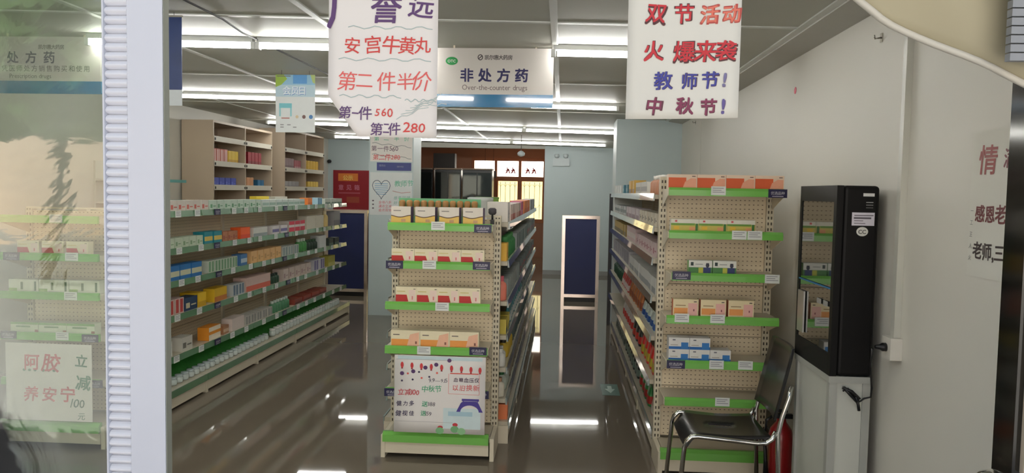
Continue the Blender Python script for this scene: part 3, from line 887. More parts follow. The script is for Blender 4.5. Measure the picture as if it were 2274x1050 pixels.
# base deck: green mat with two rows of jars
matg = MB()
matg.prism([(0.045, 0.0), (-0.065, 0.115), (-0.145, 0.115), (-0.145, 0.0)], 'y', 0, 4.95, mat('green_mat', (52, 142, 52), rough=0.8, vary=0.25, scale=25, bump=0.4))
tag(matg.build('display_mat', None, (-3.09, 5.2, 0.1506)), 'long bright green sloping mat on the lowest deck of the left run', 'mat')
run(LG, 1, -2.95, 0.1506, 'lowest', 5.28, 7.6, jar((196, 206, 204), (190, 204, 206), 0.070, 0.062), 'clear jar in the front line', gap=0.022, back=0.012, jit=0.002)
run(LG, 1, -2.95, 0.1506, 'lowest', 7.7, 10.1, jar((206, 210, 208), (230, 232, 230), 0.074, 0.078), 'white-capped jar in the front line', gap=0.030, back=0.012, jit=0.002)
run(LG, 1, -3.15, 0.2662, 'lowest', 5.35, 8.0, jar((180, 190, 184), (206, 212, 208), 0.06, 0.05), 'small jar in the back line', gap=0.10, back=0.012)

# ---- centre run, right side
CG = 'central run'
def cent(i, *a, **k):
    run(CG, 1, -0.355, ZC[i], SHELFN[i], *a, back=0.008, **k)
cent(0, 5.10, 5.40, carton((226, 220, 214), (190, 186, 190), 0.185, 0.14, 0.135, 'dots'), 'large white carton')
cent(0, 5.45, 6.7, carton((226, 206, 200), (206, 120, 110), 0.132, 0.12, 0.115, 'foot'), 'white carton with salmon foot')
cent(0, 6.75, 7.2, carton((206, 80, 130), (226, 150, 170), 0.264, 0.10, 0.12, 'foot'), 'magenta carton')
cent(0, 7.3, 8.6, carton((222, 130, 70), (206, 100, 60), 0.320, 0.14, 0.12, 'foot'), 'orange carton')
cent(0, 8.7, 10.1, carton((176, 182, 184), (120, 130, 134), 0.288, 0.12, 0.12, 'stripes'), 'grey carton')
cent(1, 5.10, 5.24, carton((236, 186, 66), (206, 150, 70), 0.132, 0.06, 0.12, 'dots'), 'yellow carton')
cent(1, 5.30, 6.1, bottle((60, 140, 76), (80, 160, 92), 0.085, 0.15), 'green bottle')
cent(1, 6.2, 8.0, carton((170, 178, 176), (90, 120, 116), 0.238, 0.10, 0.13, 'stripes'), 'grey and teal carton')
cent(1, 8.1, 10.0, carton((130, 140, 140), (180, 90, 84), 0.288, 0.10, 0.13, 'dots'), 'dull grey carton')
cent(2, 5.10, 5.22, bottle((238, 138, 118), (226, 112, 128), 0.085, 0.165), 'pink bottle with rose cap')
cent(2, 5.30, 6.6, carton((150, 160, 158), (190, 196, 194), 0.132, 0.10, 0.13, 'stripes'), 'grey striped carton')
cent(2, 6.7, 9.9, carton((110, 122, 122), (180, 60, 60), 0.320, 0.10, 0.13, 'dots'), 'dark grey carton')
cent(3, 5.12, 5.5, carton((206, 188, 76), (84, 104, 96), 0.158, 0.10, 0.10, 'foot'), 'mustard carton')
cent(3, 5.6, 7.4, pouch((74, 140, 150), (206, 212, 210), 0.150, 0.120), 'teal pouch with white band')
cent(3, 7.5, 9.9, pouch((96, 108, 108), (150, 160, 160), 0.150, 0.130), 'slate pouch')
cent(4, 5.10, 5.28, bottle((220, 220, 214), (236, 236, 232), 0.075, 0.12), 'white bottle')
cent(4, 5.4, 5.9, bottle((216, 184, 70), (60, 58, 50), 0.08, 0.13), 'yellow bottle with dark cap')
cent(4, 6.0, 8.8, bottle((96, 116, 116), (60, 70, 70), 0.12, 0.14), 'slate bottle')
cent(5, 5.10, 5.20, bottle((222, 216, 200), (190, 150, 120), 0.075, 0.13), 'cream bottle')
cent(5, 5.3, 5.6, bottle((196, 206, 196), (44, 110, 64), 0.09, 0.13), 'pale bottle with green cap')
cent(5, 5.7, 8.8, pouch((120, 112, 96), (160, 150, 130), 0.150, 0.120), 'brown-grey pouch')
run(CG, 1, -0.335, 0.15, 'lowest', 5.10, 5.25, carton((228, 128, 78), (214, 108, 66), 0.10, 0.14, 0.105, 'foot'), 'salmon-orange carton', back=0.01)

# ---- goods on top of the centre run, seen over the end unit
def top_box(name, mb, loc, label, cat, rz=0):
    o = mb.build(name, None, (loc[0], loc[1], loc[2] + 0.0006), rz)
    return tag(o, label, cat)
PZ = 1.542
t = thing('display_tray', 'pale green open tray holding brown-capped vials behind the gold cartons', 'tray', (-0.80, 4.905, 1.4876))
MB().box(-0.27, 0.27, -0.055, 0.055, 0, 0.012, C(120, 186, 140)).build('tray_floor', t)
MB().box(-0.27, 0.27, 0.048, 0.055, 0.012, 0.16, C(118, 190, 142)).build('back_board', t)
MB().box(-0.27, 0.27, -0.055, -0.050, 0.012, 0.05, C(150, 200, 160)).build('front_lip', t)
vial = MB().lathe([(0.019, 0, C(226, 218, 196)), (0.02, 0.085, C(226, 218, 196)), (0.020, 0.09, C(164, 122, 70)), (0.021, 0.125, C(176, 132, 76)), (0.012, 0.135, C(206, 186, 140))], WHITE, n=10).mesh('vial')
for k in range(11):
    put(vial, 'vial', (-1.035 + 0.047 * k, 4.90, 1.5002), 0, '%s brown-capped vial from the left in the pale green tray' % ORD[k], 'vial', 'brown-capped vials in the tray')
mb = MB().box(-0.05, 0.05, -0.05, 0.05, 0, 0.10, C(24, 84, 152))
top_box('medicine_box', mb, (-0.625, 5.20, 1.495), 'plain blue carton on top of the central run', 'medicine box')
def deck_top(z0):
    return z0
mb = MB().lathe([(0.10, 0), (0.105, 0.02), (0.105, 0.12), (0.11, 0.125), (0.11, 0.15), (0.09, 0.155)], C(206, 212, 210), n=20)
MID = 1.495
top_box('storage_tub', mb, (-0.69, 6.4, MID), 'round white tub on top of the central run', 'tub')
mb = MB().box(-0.12, 0.12, -0.12, 0.12, 0, 0.13, C(118, 166, 66)).box(-0.125, 0.125, -0.125, 0.125, 0.13, 0.145, C(98, 146, 56))
top_box('carton', mb, (-0.80, 8.1, MID), 'grass-green lidded carton on top of the central run', 'box', R(6))
mb = MB().box(-0.11, 0.11, -0.07, 0.07, 0, 0.07, C(206, 212, 214))
top_box('medicine_box', mb, (-0.93, 6.2, MID), 'flat pale grey carton at the left of the white tub', 'medicine box')
mb = MB().lathe([(0.035, 0), (0.036, 0.1), (0.03, 0.105), (0.03, 0.14)], C(214, 184, 132), n=12)
top_box('bottle', mb, (-0.93, 7.8, MID), 'small tan jar behind the white tub', 'bottle')
for k, (x, c) in enumerate(((-1.0, (226, 230, 228)), (-0.9, (206, 190, 180)))):
    mb = MB().box(-0.08, 0.08, -0.05, 0.05, 0, 0.05, C(*c))
    top_box('medicine_box', mb, (x, 7.1 + 0.5 * k, MID), ['flat white carton far back on the central run', 'flat beige carton far back on the central run'][k], 'medicine box')
# small black clip device at the corner of the end unit
t = thing('clip_camera', 'small dark clip-on device at the corner of the central end unit', 'device', (-0.455, 4.97, 1.4876))
MB().box(-0.012, 0.012, -0.015, 0.015, 0, 0.03, BLACK).build('clip', t)
MB().tube([(0, 0, 0.03), (0.0, -0.008, 0.06)], 0.007, BLACK).build('neck', t)
MB().lathe([(0.016, -0.02), (0.026, -0.01), (0.026, 0.016), (0.016, 0.024)], mat('dark_grey_plastic', (70, 66, 72)), c=(0, -0.008, 0.082)).build('head', t)

# ---- right run, aisle side
RG = 'right run'
def right(i, *a, **k):
    run(RG, -1, 0.585, ZR[i], SHELFN[i], *a, **k)
right(0, 5.05, 5.55, bottle((196, 140, 112), (226, 222, 214), 0.09, 0.13), 'copper bottle with white cap')
right(0, 5.7, 6.6, carton((216, 214, 208), (170, 168, 166), 0.188, 0.10, 0.095, 'band'), 'white carton with grey band')
right(0, 6.65, 7.3, carton((212, 170, 76), (150, 120, 90), 0.255, 0.10, 0.12, 'foot'), 'amber carton')
right(0, 7.35, 8.1, carton((60, 118, 140), (120, 160, 170), 0.255, 0.10, 0.09, 'band'), 'teal-blue carton')
right(0, 8.15, 9.1, carton((206, 212, 212), None, 0.255, 0.10, 0.09), 'plain white carton')
right(1, 5.05, 6.2, carton((212, 204, 186), (120, 110, 96), 0.173, 0.10, 0.085, 'dots'), 'cream carton with dark print')
right(1, 6.25, 7.5, carton((206, 196, 200), (150, 130, 140), 0.255, 0.10, 0.09, 'foot'), 'lilac-grey carton')
right(1, 7.55, 9.1, carton((186, 192, 192), (110, 124, 126), 0.276, 0.10, 0.085, 'band'), 'cool grey carton')
right(2, 5.05, 6.4, carton((212, 190, 190), (170, 110, 120), 0.173, 0.12, 0.095, 'dots'), 'pale pink carton')
right(2, 6.45, 7.4, carton((206, 182, 182), (216, 206, 200), 0.234, 0.10, 0.12, 'band'), 'dusty pink carton')
right(2, 7.45, 9.1, carton((176, 150, 86), (110, 100, 72), 0.276, 0.10, 0.11, 'foot'), 'khaki carton')
right(3, 5.05, 7.0, carton((216, 216, 212), (150, 154, 156), 0.204, 0.12, 0.11, 'foot'), 'white carton with grey foot')
right(3, 7.05, 9.1, carton((180, 176, 180), (130, 130, 140), 0.276, 0.12, 0.13, 'stripes'), 'grey carton with stripes')
right(4, 5.05, 5.9, pouch((196, 206, 200), (40, 80, 150), 0.150, 0.110), 'pale pouch with blue print')
right(4, 6.0, 7.0, pouch((190, 116, 66), (150, 80, 50), 0.150, 0.130), 'copper-brown pouch')
right(4, 7.1, 7.9, pouch((200, 76, 70), (216, 200, 196), 0.150, 0.130), 'red pouch with white band')
right(4, 8.0, 9.1, bottle((34, 78, 52), (40, 90, 60), 0.12, 0.15), 'dark green bottle')
right(5, 5.05, 5.9, pouch((212, 46, 44), (190, 170, 60), 0.150, 0.150), 'bright red pouch')
right(5, 6.0, 6.6, pouch((44, 48, 46), (200, 60, 50), 0.150, 0.150), 'black pouch with red print')
right(5, 6.7, 7.7, pouch((206, 200, 196), (206, 60, 56), 0.150, 0.150), 'white pouch with red stripes')
def rbase(*a, **k):
    run(RG, -1, 0.62, 0.15, 'lowest', *a, back=0.03, **k)
rbase(5.05, 5.5, pouch((196, 120, 100), (214, 206, 196), 0.150, 0.130), 'rosy pouch')
rbase(5.55, 6.3, pouch((56, 132, 70), (176, 50, 44), 0.150, 0.150), 'green and red pouch')
rbase(6.4, 7.7, pouch((42, 46, 44), (120, 140, 130), 0.150, 0.150), 'black pouch')
rbase(7.8, 9.0, pouch((150, 156, 150), (100, 110, 104), 0.150, 0.140), 'grey pouch')
#FURNITURE
# ================================================================== HANGING PAPERS AND SIGNS
def sheet_mesh(mb, pts_fn, nu, nv, m):
    mb.grid(pts_fn, nu, nv, m, thick=0.0008)
PAPERW = mat('poster_paper', (236, 231, 226), rough=0.75, vary=0.02)
HR, HP = C(214, 66, 62), C(92, 58, 112)
TAPE = mat('clear_tape', (206, 208, 206), rough=0.2)

# left handwritten sheet hanging under the door header
LX0, LX1, LZ0, LZ1 = -0.622, -0.335, 1.838, 2.262
def lbend(x, z):
    return 0.010 * math.sin((x - LX0) * 7) - 0.018 * (LZ1 - z) * (LX1 - x) / 0.3
t = thing('handwritten_poster', 'white handwritten price sheet with cut corner hanging in the doorway', 'poster', (0, 2.0, 0))
def lfn(u, v):
    x, z = LX0 + u * (LX1 - LX0), LZ0 + v * (LZ1 - LZ0)
    if z < LZ0 + 0.105:                                   # lower left corner cut on the slant
        x0 = LX0 + (LZ0 + 0.105 - z) / 0.105 * 0.078
        x = x0 + u * (LX1 - x0)
    return (x, lbend(x, z), z)
MB().grid(lfn, 10, 16, PAPERW, thick=0.0008).build('sheet', t)
def lline(text, xs, z, size, m, off=0.006, sx=1.0):
    mb = MB()
    for ch, x in zip(text, xs):
        write(mb, ch, x, z, size, m, off=off, hand=0.8, bend=lbend, y=-0.0016, align='c', sx=sx * (0.5 if ch in '一二' and size < 0.04 else 1.0))
    mb.build('lettering', t)
lline('广', [-0.5710], 2.1230, 0.118, HP, 0.012)
lline('誉', [-0.4690], 2.1400, 0.092, HP, 0.010)
lline('远', [-0.3770], 2.1510, 0.062, HP, 0.010, 1.15)
lline('安宫牛黄丸', [-0.5580, -0.5040, -0.4560, -0.4140, -0.3730], 2.0610, 0.047, HR, 0.004)
lline('第二件半价', [-0.5710, -0.5250, -0.4680, -0.4180, -0.3750], 1.9650, 0.052, C(226, 96, 92), 0.003)
lline('第一件', [-0.5760, -0.5500, -0.5230], 1.8880, 0.034, HP, 0.008)
lline('560', [-0.4910, -0.4740, -0.4580], 1.8920, 0.030, HR, 0.004, 1.0)
lline('第二件', [-0.4930, -0.4680, -0.4460], 1.8480, 0.032, HP, 0.008)
lline('280', [-0.4130, -0.3930, -0.3730], 1.8520, 0.034, HR, 0.004, 1.15)
mb = MB(); pen = C(168, 186, 184)
for z, x0, x1 in ((2.1230, -0.5710, -0.3490), (2.0400, -0.5950, -0.3520), (1.9440, -0.5920, -0.4300), (1.9350, -0.4200, -0.3370)):
    mb = MB(); stroke(mb, wavy(x0, x1, z, 0.004, 16), 0.0022, pen, bend=lbend, y=-0.0014); mb.build('pen_line', t)
mb = MB()
for k in range(5):
    x0 = -0.4420 + 0.012 * k
    stroke(mb, [(x0 + 0.085 * j / 6, 1.8850 + 0.010 * k + 0.004 * math.sin(j * 1.9 + k)+ 0.006 * j * (k < 4)) for j in range(7)], 0.0016, pen, bend=lbend, y=-0.0014)
mb.build('pen_scribble', t)
for x in (LX0 + 0.05, LX1 - 0.05):
    MB().box(x - 0.012, x + 0.012, -0.004, -0.002, LZ1 - 0.03, 2.45, TAPE).build('tape', t)

# right handwritten sheet
RX0, RX1, RZ0, RZ1 = 0.157, 0.441, 1.893, 2.30
def rbend(x, z):
    return 0.012 * math.sin((x - RX0) * 9 + 0.6) + 0.02 * (RZ1 - z) * (x - RX0)
t = thing('handwritten_poster', 'white handwritten holiday sheet in red and blue marker hanging in the doorway', 'poster', (0, 2.0, 0))
def rfn(u, v):
    x, z = RX0 + u * (RX1 - RX0), RZ0 + v * (RZ1 - RZ0) + 0.006 * u * (1 - v)
    return (x, rbend(x, z), z)
MB().grid(rfn, 10, 16, mat('poster_paper_grey', (226, 224, 214), rough=0.75, vary=0.02), thick=0.0008).build('sheet', t)
DK = C(84, 40, 44)
def rline(text, xs, z, size, m, dark=DK, sxs=1.0):
    mb = MB()
    for ch, x in zip(text, xs):
        write(mb, ch, x + 0.0012, z - 0.0012, size, dark, off=0.022, hand=0.6, bend=rbend, y=-0.0014, align='c', sx=sxs)
        write(mb, ch, x, z, size, m, off=0.010, hand=0.6, bend=rbend, y=-0.0020, align='c', sx=sxs)
    mb.build('lettering', t)
cr = C(204, 40, 52); cb2 = C(58, 62, 152)
rline('双节', [0.2300, 0.3000], 2.1430, 0.052, cr)
rline('活动', [0.3640, 0.4180], 2.1430, 0.048, C(228, 118, 96), dark=C(186, 74, 66))
rline('火爆来袭', [0.2260, 0.3040, 0.3570, 0.4080], 2.0470, 0.056, cr)
rline('教师节', [0.2520, 0.3190, 0.3700], 1.9770, 0.046, cb2, dark=C(70, 40, 76))
rline('中秋节', [0.2310, 0.3090, 0.3680], 1.9110, 0.046, C(132, 44, 82), dark=C(96, 44, 62))
rline('!', [0.4060], 1.9790, 0.050, C(120, 116, 160), dark=C(120, 108, 140))
rline('!', [0.4050], 1.9110, 0.050, C(96, 84, 150), dark=C(100, 80, 130))
for x in (RX0 + 0.05, RX1 - 0.05):
    MB().box(x - 0.012, x + 0.012, rbend(x, RZ1) - 0.004, rbend(x, RZ1) - 0.002, RZ1 - 0.03, 2.45, TAPE).build('tape', t)

# hanging department signs
def dept_sign(label, x0, x1, z0, z1, y, band):
    t = thing('department_sign', label, 'sign', ((x0 + x1) / 2, y, 0), group='hanging department signs')
    w = (x1 - x0) / 2
    MB().box(-w, w, 0, 0.012, z0 + band, z1, mat('sign_panel', (218, 212, 206), rough=0.3, vary=0.02)).build('board', t)
    MB().box(-w, w, 0, 0.012, z0, z0 + band, mat('sign_blue', (24, 124, 178), rough=0.12, vary=0.05, coat=1.0)).build('blue_band', t)
    for s in (-0.7, 0.7):
        MB().box(s * w - 0.006, s * w + 0.006, 0.003, 0.009, z1, ceil_z((x0 + x1) / 2 + s * w) - 0.0005, STEEL).build('hanger', t)
    return t
t = dept_sign('white hanging sign with dark blue writing over a blue band', -0.857, -0.080, 2.258, 2.645, 5.1, 0.084)
cx = -0.4685
mb = MB(); disc(mb, -0.7550 - cx, 2.5600, 0.041, 0.027, C(46, 158, 84), n=24); write(mb, 'OTC', -0.7550 - cx, 2.5500, 0.026, WHITE, y=-0.0016, align='c', off=0.01); mb.build('green_oval', t)
mb = MB(); write(mb, '凯尔惠大药房', -0.5350 - cx, 2.5720, 0.034, C(74, 64, 66), off=0.01, pitch=0.0305)
for k in range(14):
    a0, a1 = 2 * math.pi * k / 14, 2 * math.pi * (k + 1) / 14
    stroke(mb, [(-0.5650 - cx + 0.015 * math.cos(a0), 2.5850 + 0.017 * math.sin(a0)), (-0.5650 - cx + 0.015 * math.cos(a1), 2.5850 + 0.017 * math.sin(a1))], 0.006, C(74, 64, 66))
stroke(mb, [(-0.5770 - cx, 2.5750), (-0.5530 - cx, 2.5950)], 0.006, C(74, 64, 66))
mb.build('logo', t)
mb = MB()
for ch, x in zip('非处方药', (1039, 1079, 1120, 1160)):
    write(mb, ch, -0.857 + (x - 970) * 0.003 - cx, 2.4330, 0.092, C(34, 30, 92), off=0.022, align='c')
mb.build('lettering', t)
mb = MB(); write(mb, 'Over-the-counter drugs', -0.4660 - cx, 2.3710, 0.050, C(120, 106, 106), align='c', gap=0.055, sx=0.92); mb.build('lettering', t)

t = dept_sign('hanging sign with blue band seen through the glass pane', -3.93, -3.15, 2.312, 2.697, 5.06, 0.086)
mb = MB(); write(mb, '凯尔惠大药房', -0.05, 2.615, 0.034, C(96, 88, 86), off=0.01, pitch=0.0305); mb.build('logo', t)
mb = MB(); write(mb, '处方药', -0.30, 2.525, 0.085, C(70, 66, 84), off=0.016, pitch=0.13); mb.build('lettering', t)
mb = MB(); write(mb, '凭医师处方销售购买和使用', -0.32, 2.465, 0.046, C(96, 92, 90), pitch=0.053); mb.build('lettering', t)
mb = MB(); write(mb, 'Prescription drugs', -0.26, 2.417, 0.042, C(110, 106, 104), gap=0.06); mb.build('lettering', t)

# pale blue printed poster hanging from the ceiling
t = thing('hanging_poster', 'pale blue and white printed poster hanging from the ceiling', 'poster', (-2.2775, 6.4, 2.17))
MB().box(-0.17, 0.17, 0, 0.003, 0, 0.484, mat('poster_white', (222, 226, 226), rough=0.5)).build('sheet', t)
mb = MB()
rect(mb, -0.17, 0.17, 0.40, 0.484, C(150, 196, 224)); rect(mb, -0.02, 0.10, 0.41, 0.484, C(96, 160, 220), y=-0.001)
rect(mb, -0.17, 0.17, 0.30, 0.40, C(188, 212, 224))
mb.poly([(-0.17, -0.0012, 0.484), (-0.17, -0.0012, 0.38), (-0.12, -0.0012, 0.40), (-0.07, -0.0012, 0.45), (-0.10, -0.0012, 0.484)][::-1], C(158, 190, 70))
mb.poly([(0.17, -0.0012, 0.484), (0.13, -0.0012, 0.484), (0.15, -0.0012, 0.42), (0.17, -0.0012, 0.41)][::-1], C(186, 206, 130))
rect(mb, -0.16, -0.04, 0.469, 0.476, C(120, 112, 104), y=-0.0016)
mb.build('printed_header', t)
mb = MB(); write(mb, '会员日', -0.01, 0.325, 0.075, C(226, 236, 244), off=0.02, align='c', y=-0.0016); write(mb, '会员日', -0.006, 0.320, 0.075, C(86, 130, 196), off=0.012, align='c', y=-0.0013); mb.build('lettering', t)
mb = MB()
rect(mb, -0.14, -0.03, 0.205, 0.245, C(122, 196, 206)); rect(mb, -0.14, -0.125, 0.135, 0.205, C(150, 206, 212)); rect(mb, -0.045, -0.03, 0.135, 0.205, C(150, 206, 212)); mb.build('printed_frame', t)
mb = MB(); rect(mb, -0.12, -0.05, 0.115, 0.125, C(190, 130, 124)); mb.build('printed_line', t)
for dx_, rx_, cc_ in ((0.015, 0.013, (214, 196, 160)), (0.075, 0.0155, (120, 88, 84)), (0.135, 0.017, (70, 126, 184))):
    mb = MB(); disc(mb, dx_, 0.132, rx_, rx_ * 1.05, C(*cc_)); mb.build('printed_dot', t)
for x, z in ((-0.13, 0.06), (-0.13, 0.04), (-0.07, 0.06), (-0.02, 0.04)):
    mb = MB(); rect(mb, x, x + 0.03, z, z + 0.008, C(140, 140, 144)); mb.build('printed_word', t)
for s in (-0.12, 0.12):
    MB().tube([(s, 0.0015, 0.484), (s, 0.0015, ceil_z(-2.2775 + s) - 2.1705)], 0.0015, INK, n=5).build('thread', t)

t = thing('hanging_banner', 'dark blue banner hanging from the ceiling beside the white door post', 'banner', (-2.36, 4.3, 2.16))
MB().box(-0.165, 0.165, 0, 0.004, 0, 0.09, C(206, 212, 218)).build('white_foot', t)
MB().box(-0.165, 0.165, 0, 0.004, 0.0905, 0.50, mat('banner_blue', (36, 58, 112), rough=0.35, vary=0.35, scale=6)).build('printed_field', t)
MB().box(-0.17, 0.17, -0.004, 0.008, 0.50, 0.512, STAIN).build('rail', t)
for s in (-0.12, 0.12):
    MB().tube([(s, 0.002, 0.512), (s, 0.002, ceil_z(-2.36 + s) - 2.1605)], 0.0015, INK, n=5).build('thread', t)

# ---------------------------------------------- handwritten poster on the centre end unit
PX0, PX1, PZ0, PZ1 = -1.030, -0.456, 0.181, 0.668
t = thing('handwritten_poster', 'hand-drawn poster with purple bridge and red lanterns on the central end unit', 'poster', (0, 4.694, 0))
def pfn(u, v):
    z = PZ0 + v * (PZ1 - PZ0)
    return (PX0 + u * (PX1 - PX0), -0.012 * (1 - v), z)
def pb_(x, z):
    return -0.012 * (1 - (z - PZ0) / (PZ1 - PZ0))
MB().grid(pfn, 4, 6, mat('poster_bright_paper', (240, 236, 234), rough=0.7, vary=0.02), thick=0.0008).build('sheet', t)
mb = MB()
rect(mb, PX0 + 0.02, PX1 - 0.02, 0.642, 0.664, C(206, 226, 232), bend=pb_); mb.build('pale_wash', t); mb = MB()
rect(mb, -0.7180, -0.4830, 0.2130, 0.3430, C(214, 232, 236), bend=pb_)
rect(mb, -0.6870, -0.5340, 0.2940, 0.3220, C(176, 210, 224), bend=pb_, y=-0.001)
for z in (0.6420, 0.2510):
    m3 = MB(); stroke(m3, [(PX0 + 0.01, z), (PX1 - 0.2, z)], 0.002, C(180, 174, 180), bend=pb_); m3.build('ruled_line', t)
mb.build('pale_wash', t)
lan = MB().lathe([(0.004, -0.018), (0.011, -0.010), (0.012, 0.006), (0.005, 0.018)], redp, n=8)
for x in (894, 916, 937, 959, 982, 1004, 1026, 1047, 1067):
    xx = -1.022 + (x - 880) * 0.00284
    zz = 0.607 - (x - 890) * 0.00012
    mb = MB(); disc(mb, xx, zz, 0.010, 0.019, C(212, 62, 66), bend=pb_); rect(mb, xx - 0.006, xx + 0.006, zz - 0.024, zz - 0.017, C(150, 50, 60), y=-0.0014, bend=pb_); mb.build('drawn_lantern', t)
mb = MB()
for k, (x, y, c) in enumerate(((894, 827, 0), (919, 822, 0), (946, 813, 0), (970, 806, 0), (999, 796, 0), (907, 827, 1), (932, 823, 2), (972, 824, 1), (955, 833, 2), (938, 836, 1), (918, 840, 2), (894, 843, 2))):
    xx, zz = -1.022 + (x - 880) * 0.00284, 0.668 - (y - 787) * 0.00288
    r_ = 0.014 if c == 0 else 0.007
    disc(mb, xx, zz, r_, r_ * 0.95, [C(92, 60, 110), C(228, 100, 90), C(60, 50, 84)][c], n=8, y=-0.0016, bend=pb_)
mb.build('drawn_flowers', t)
mb = MB()
xa, xb, zt, zb_ = -0.6360, -0.4690, 0.3970, 0.3220
cxb = (xa + xb) / 2
for k in range(12):
    q4 = []
    for kk in (k, k + 1):
        tt = kk / 12
        q4.append(((cxb - 0.058 * math.cos(math.pi * tt), zb_ + 0.042 * math.sin(math.pi * tt)), (xa + (xb - xa) * tt, zb_ + (zt - 0.008 - zb_) * min(1, tt / 0.2, (1 - tt) / 0.2))))
    qq = [q4[0][0], q4[1][0], q4[1][1], q4[0][1]]
    mb.poly([(a_, -0.0016 + pb_(a_, b_), b_) for a_, b_ in qq], C(74, 60, 150))
rect(mb, -0.6020, -0.4940, 0.3910, 0.4050, C(84, 70, 158), y=-0.0018, bend=pb_)
for x in (-0.5930, -0.5030):
    rect(mb, x - 0.003, x + 0.003, 0.3800, 0.3970, C(84, 70, 158), y=-0.0018, bend=pb_)
mb.build('drawn_bridge', t)
for x, y, c in ((980, 950, (132, 190, 136)), (1013, 946, (120, 180, 126)), (1028, 950, (150, 202, 150))):
    mb = MB(); disc(mb, -1.022 + (x - 880) * 0.00284, 0.668 - (y - 787) * 0.00288, 0.026, 0.022, C(*c), y=-0.0014, bend=pb_); mb.build('drawn_fruit', t)
for x, y in ((981, 943), (1014, 936)):
    mb = MB(); disc(mb, -1.022 + (x - 880) * 0.00284, 0.668 - (y - 787) * 0.00288, 0.017, 0.012, C(206, 62, 70), y=-0.0018, bend=pb_); mb.build('drawn_bow', t)
def pl_(text, x, z, size, c, off=0.0, pitch=None, h=0.6):
    mb = MB(); write(mb, text, x, z, size, C(*c), off=off, hand=h, pitch=pitch, bend=pb_, y=-0.0018); mb.build('lettering', t)
pl_('9.9—9.15', -0.8120, 0.5030, 0.034, (80, 74, 90))
pl_('血糖血压仪', -0.6580, 0.5110, 0.030, (84, 54, 84), 0.01, 0.033)
pl_('以旧换新', -0.6640, 0.4570, 0.042, (224, 104, 104), 0.006, 0.043)
pl_('立减100', -1.0060, 0.4200, 0.044, (200, 52, 66), 0.006)
pl_('中秋节', -0.8570, 0.4430, 0.044, (88, 176, 134), 0.008, 0.042)
pl_('健力多', -1.0180, 0.3510, 0.034, (62, 52, 88), 0.01, 0.040)
pl_('送', -0.8520, 0.3510, 0.036, (66, 166, 122), 0.012)
pl_('388', -0.8180, 0.3510, 0.036, (90, 84, 98))
pl_('健视佳', -1.0230, 0.2880, 0.036, (62, 52, 88), 0.01, 0.042)
pl_('送', -0.8600, 0.2910, 0.036, (66, 166, 122), 0.012)
pl_('159', -0.8290, 0.2910, 0.036, (90, 84, 98))
mb = MB()
for q4 in ([(-0.6780, 0.5620), (-0.5000, 0.5620)],):
    stroke(mb, q4, 0.006, C(226, 84, 72), bend=pb_, y=-0.0018)
stroke(mb, [(-0.6870, 0.5600), (-0.6870, 0.4340), (-0.4940, 0.4310), (-0.4940, 0.5600)], 0.0025, C(236, 150, 150), bend=pb_, y=-0.0018)
mb.build('red_box', t)

# price poster on the end unit behind the glass
t = thing('handwritten_poster', 'handwritten red and green price poster behind the glass pane', 'poster', (0, 4.622, 0))
EX0, EX1, EZ0, EZ1 = -3.535, -2.962, 0.185, 0.682
MB().box(EX0, EX1, 0, 0.001, EZ0, EZ1, mat('poster_paper', (236, 231, 226))).build('sheet', t)
def el(text, px_, z, size, c, off=0.012, pitch=None):
    mb = MB(); write(mb, text, px_, z, size, C(*c), off=off, hand=0.7, pitch=pitch, y=-0.0014); mb.build('lettering', t)
el('阿胶', -3.4230, 0.5180, 0.118, (206, 66, 76), 0.012, 0.128)
el('养安宁', -3.4290, 0.3140, 0.110, (206, 58, 70), 0.012, 0.122)
el('立', -3.0690, 0.5470, 0.088, (44, 120, 88), 0.014)
el('减', -3.0690, 0.4010, 0.105, (60, 130, 98), 0.014)
el('/00', -3.1080, 0.2760, 0.075, (60, 104, 84), 0.006)
el('元', -3.0570, 0.2030, 0.050, (110, 140, 124), 0.004)
mb = MB()
for x in (60, 72, 84, 102, 114, 126):
    disc(mb, -3.532 + (x - 20) * 0.00301, 0.5090, 0.011, 0.009, C(56, 128, 92), y=-0.0014, n=7)
mb.build('green_dots', t)

# sheets on the pillar
t = thing('handwritten_poster', 'handwritten price sheet near the top of the pale pillar', 'poster', (0, 10.149, 0))
MB().box(-2.585, -2.015, -0.002, 0, 2.075, 2.55, mat('poster_paper', (236, 231, 226))).build('sheet', t)
def cl(text, x, z, size, c, off=0.006, pitch=None, y=-0.0034):
    mb = MB(); write(mb, text, x, z, size, C(*c), off=off, hand=0.7, pitch=pitch, y=y); mb.build('lettering', t)
cl('第二半价', -2.6270 + 0.06, 2.3550, 0.075, (92, 186, 150), 0.004, 0.135)
cl('第一件560', -2.5720, 2.2180, 0.085, (120, 96, 110))
cl('第二件280', -2.5480, 2.1040, 0.085, (214, 84, 84))
mb = MB()
for z in (2.3190, 2.1700):
    mb = MB(); stroke(mb, wavy(-2.56, -2.03, z, 0.012, 12, tilt=-0.05), 0.008, C(150, 150, 152), y=-0.003); mb.build('pen_line', t)
t = thing('wall_plate', 'dark blue name plate on the pale pillar', 'sign', (0, 10.149, 0))
MB().box(-2.4930, -2.0290, -0.008, 0, 1.955, 2.062, mat('plate_blue', (46, 56, 128), rough=0.35, vary=0.1)).build('plate', t)
mb = MB(); write(mb, '服务台', -2.46, 2.01, 0.030, C(150, 156, 190), y=-0.009); write(mb, 'SERVICE', -2.22, 2.0, 0.026, C(150, 156, 190), y=-0.009); mb.build('lettering', t)
t = thing('handwritten_poster', 'hand-drawn poster with blue heart on the pale pillar', 'poster', (0, 10.149, 0))
MB().box(-2.585, -2.015, -0.002, 0, 1.36, 1.93, mat('poster_paper_cool', (226, 230, 230), rough=0.7)).build('sheet', t)
hx, hz = -2.4310, 1.7190
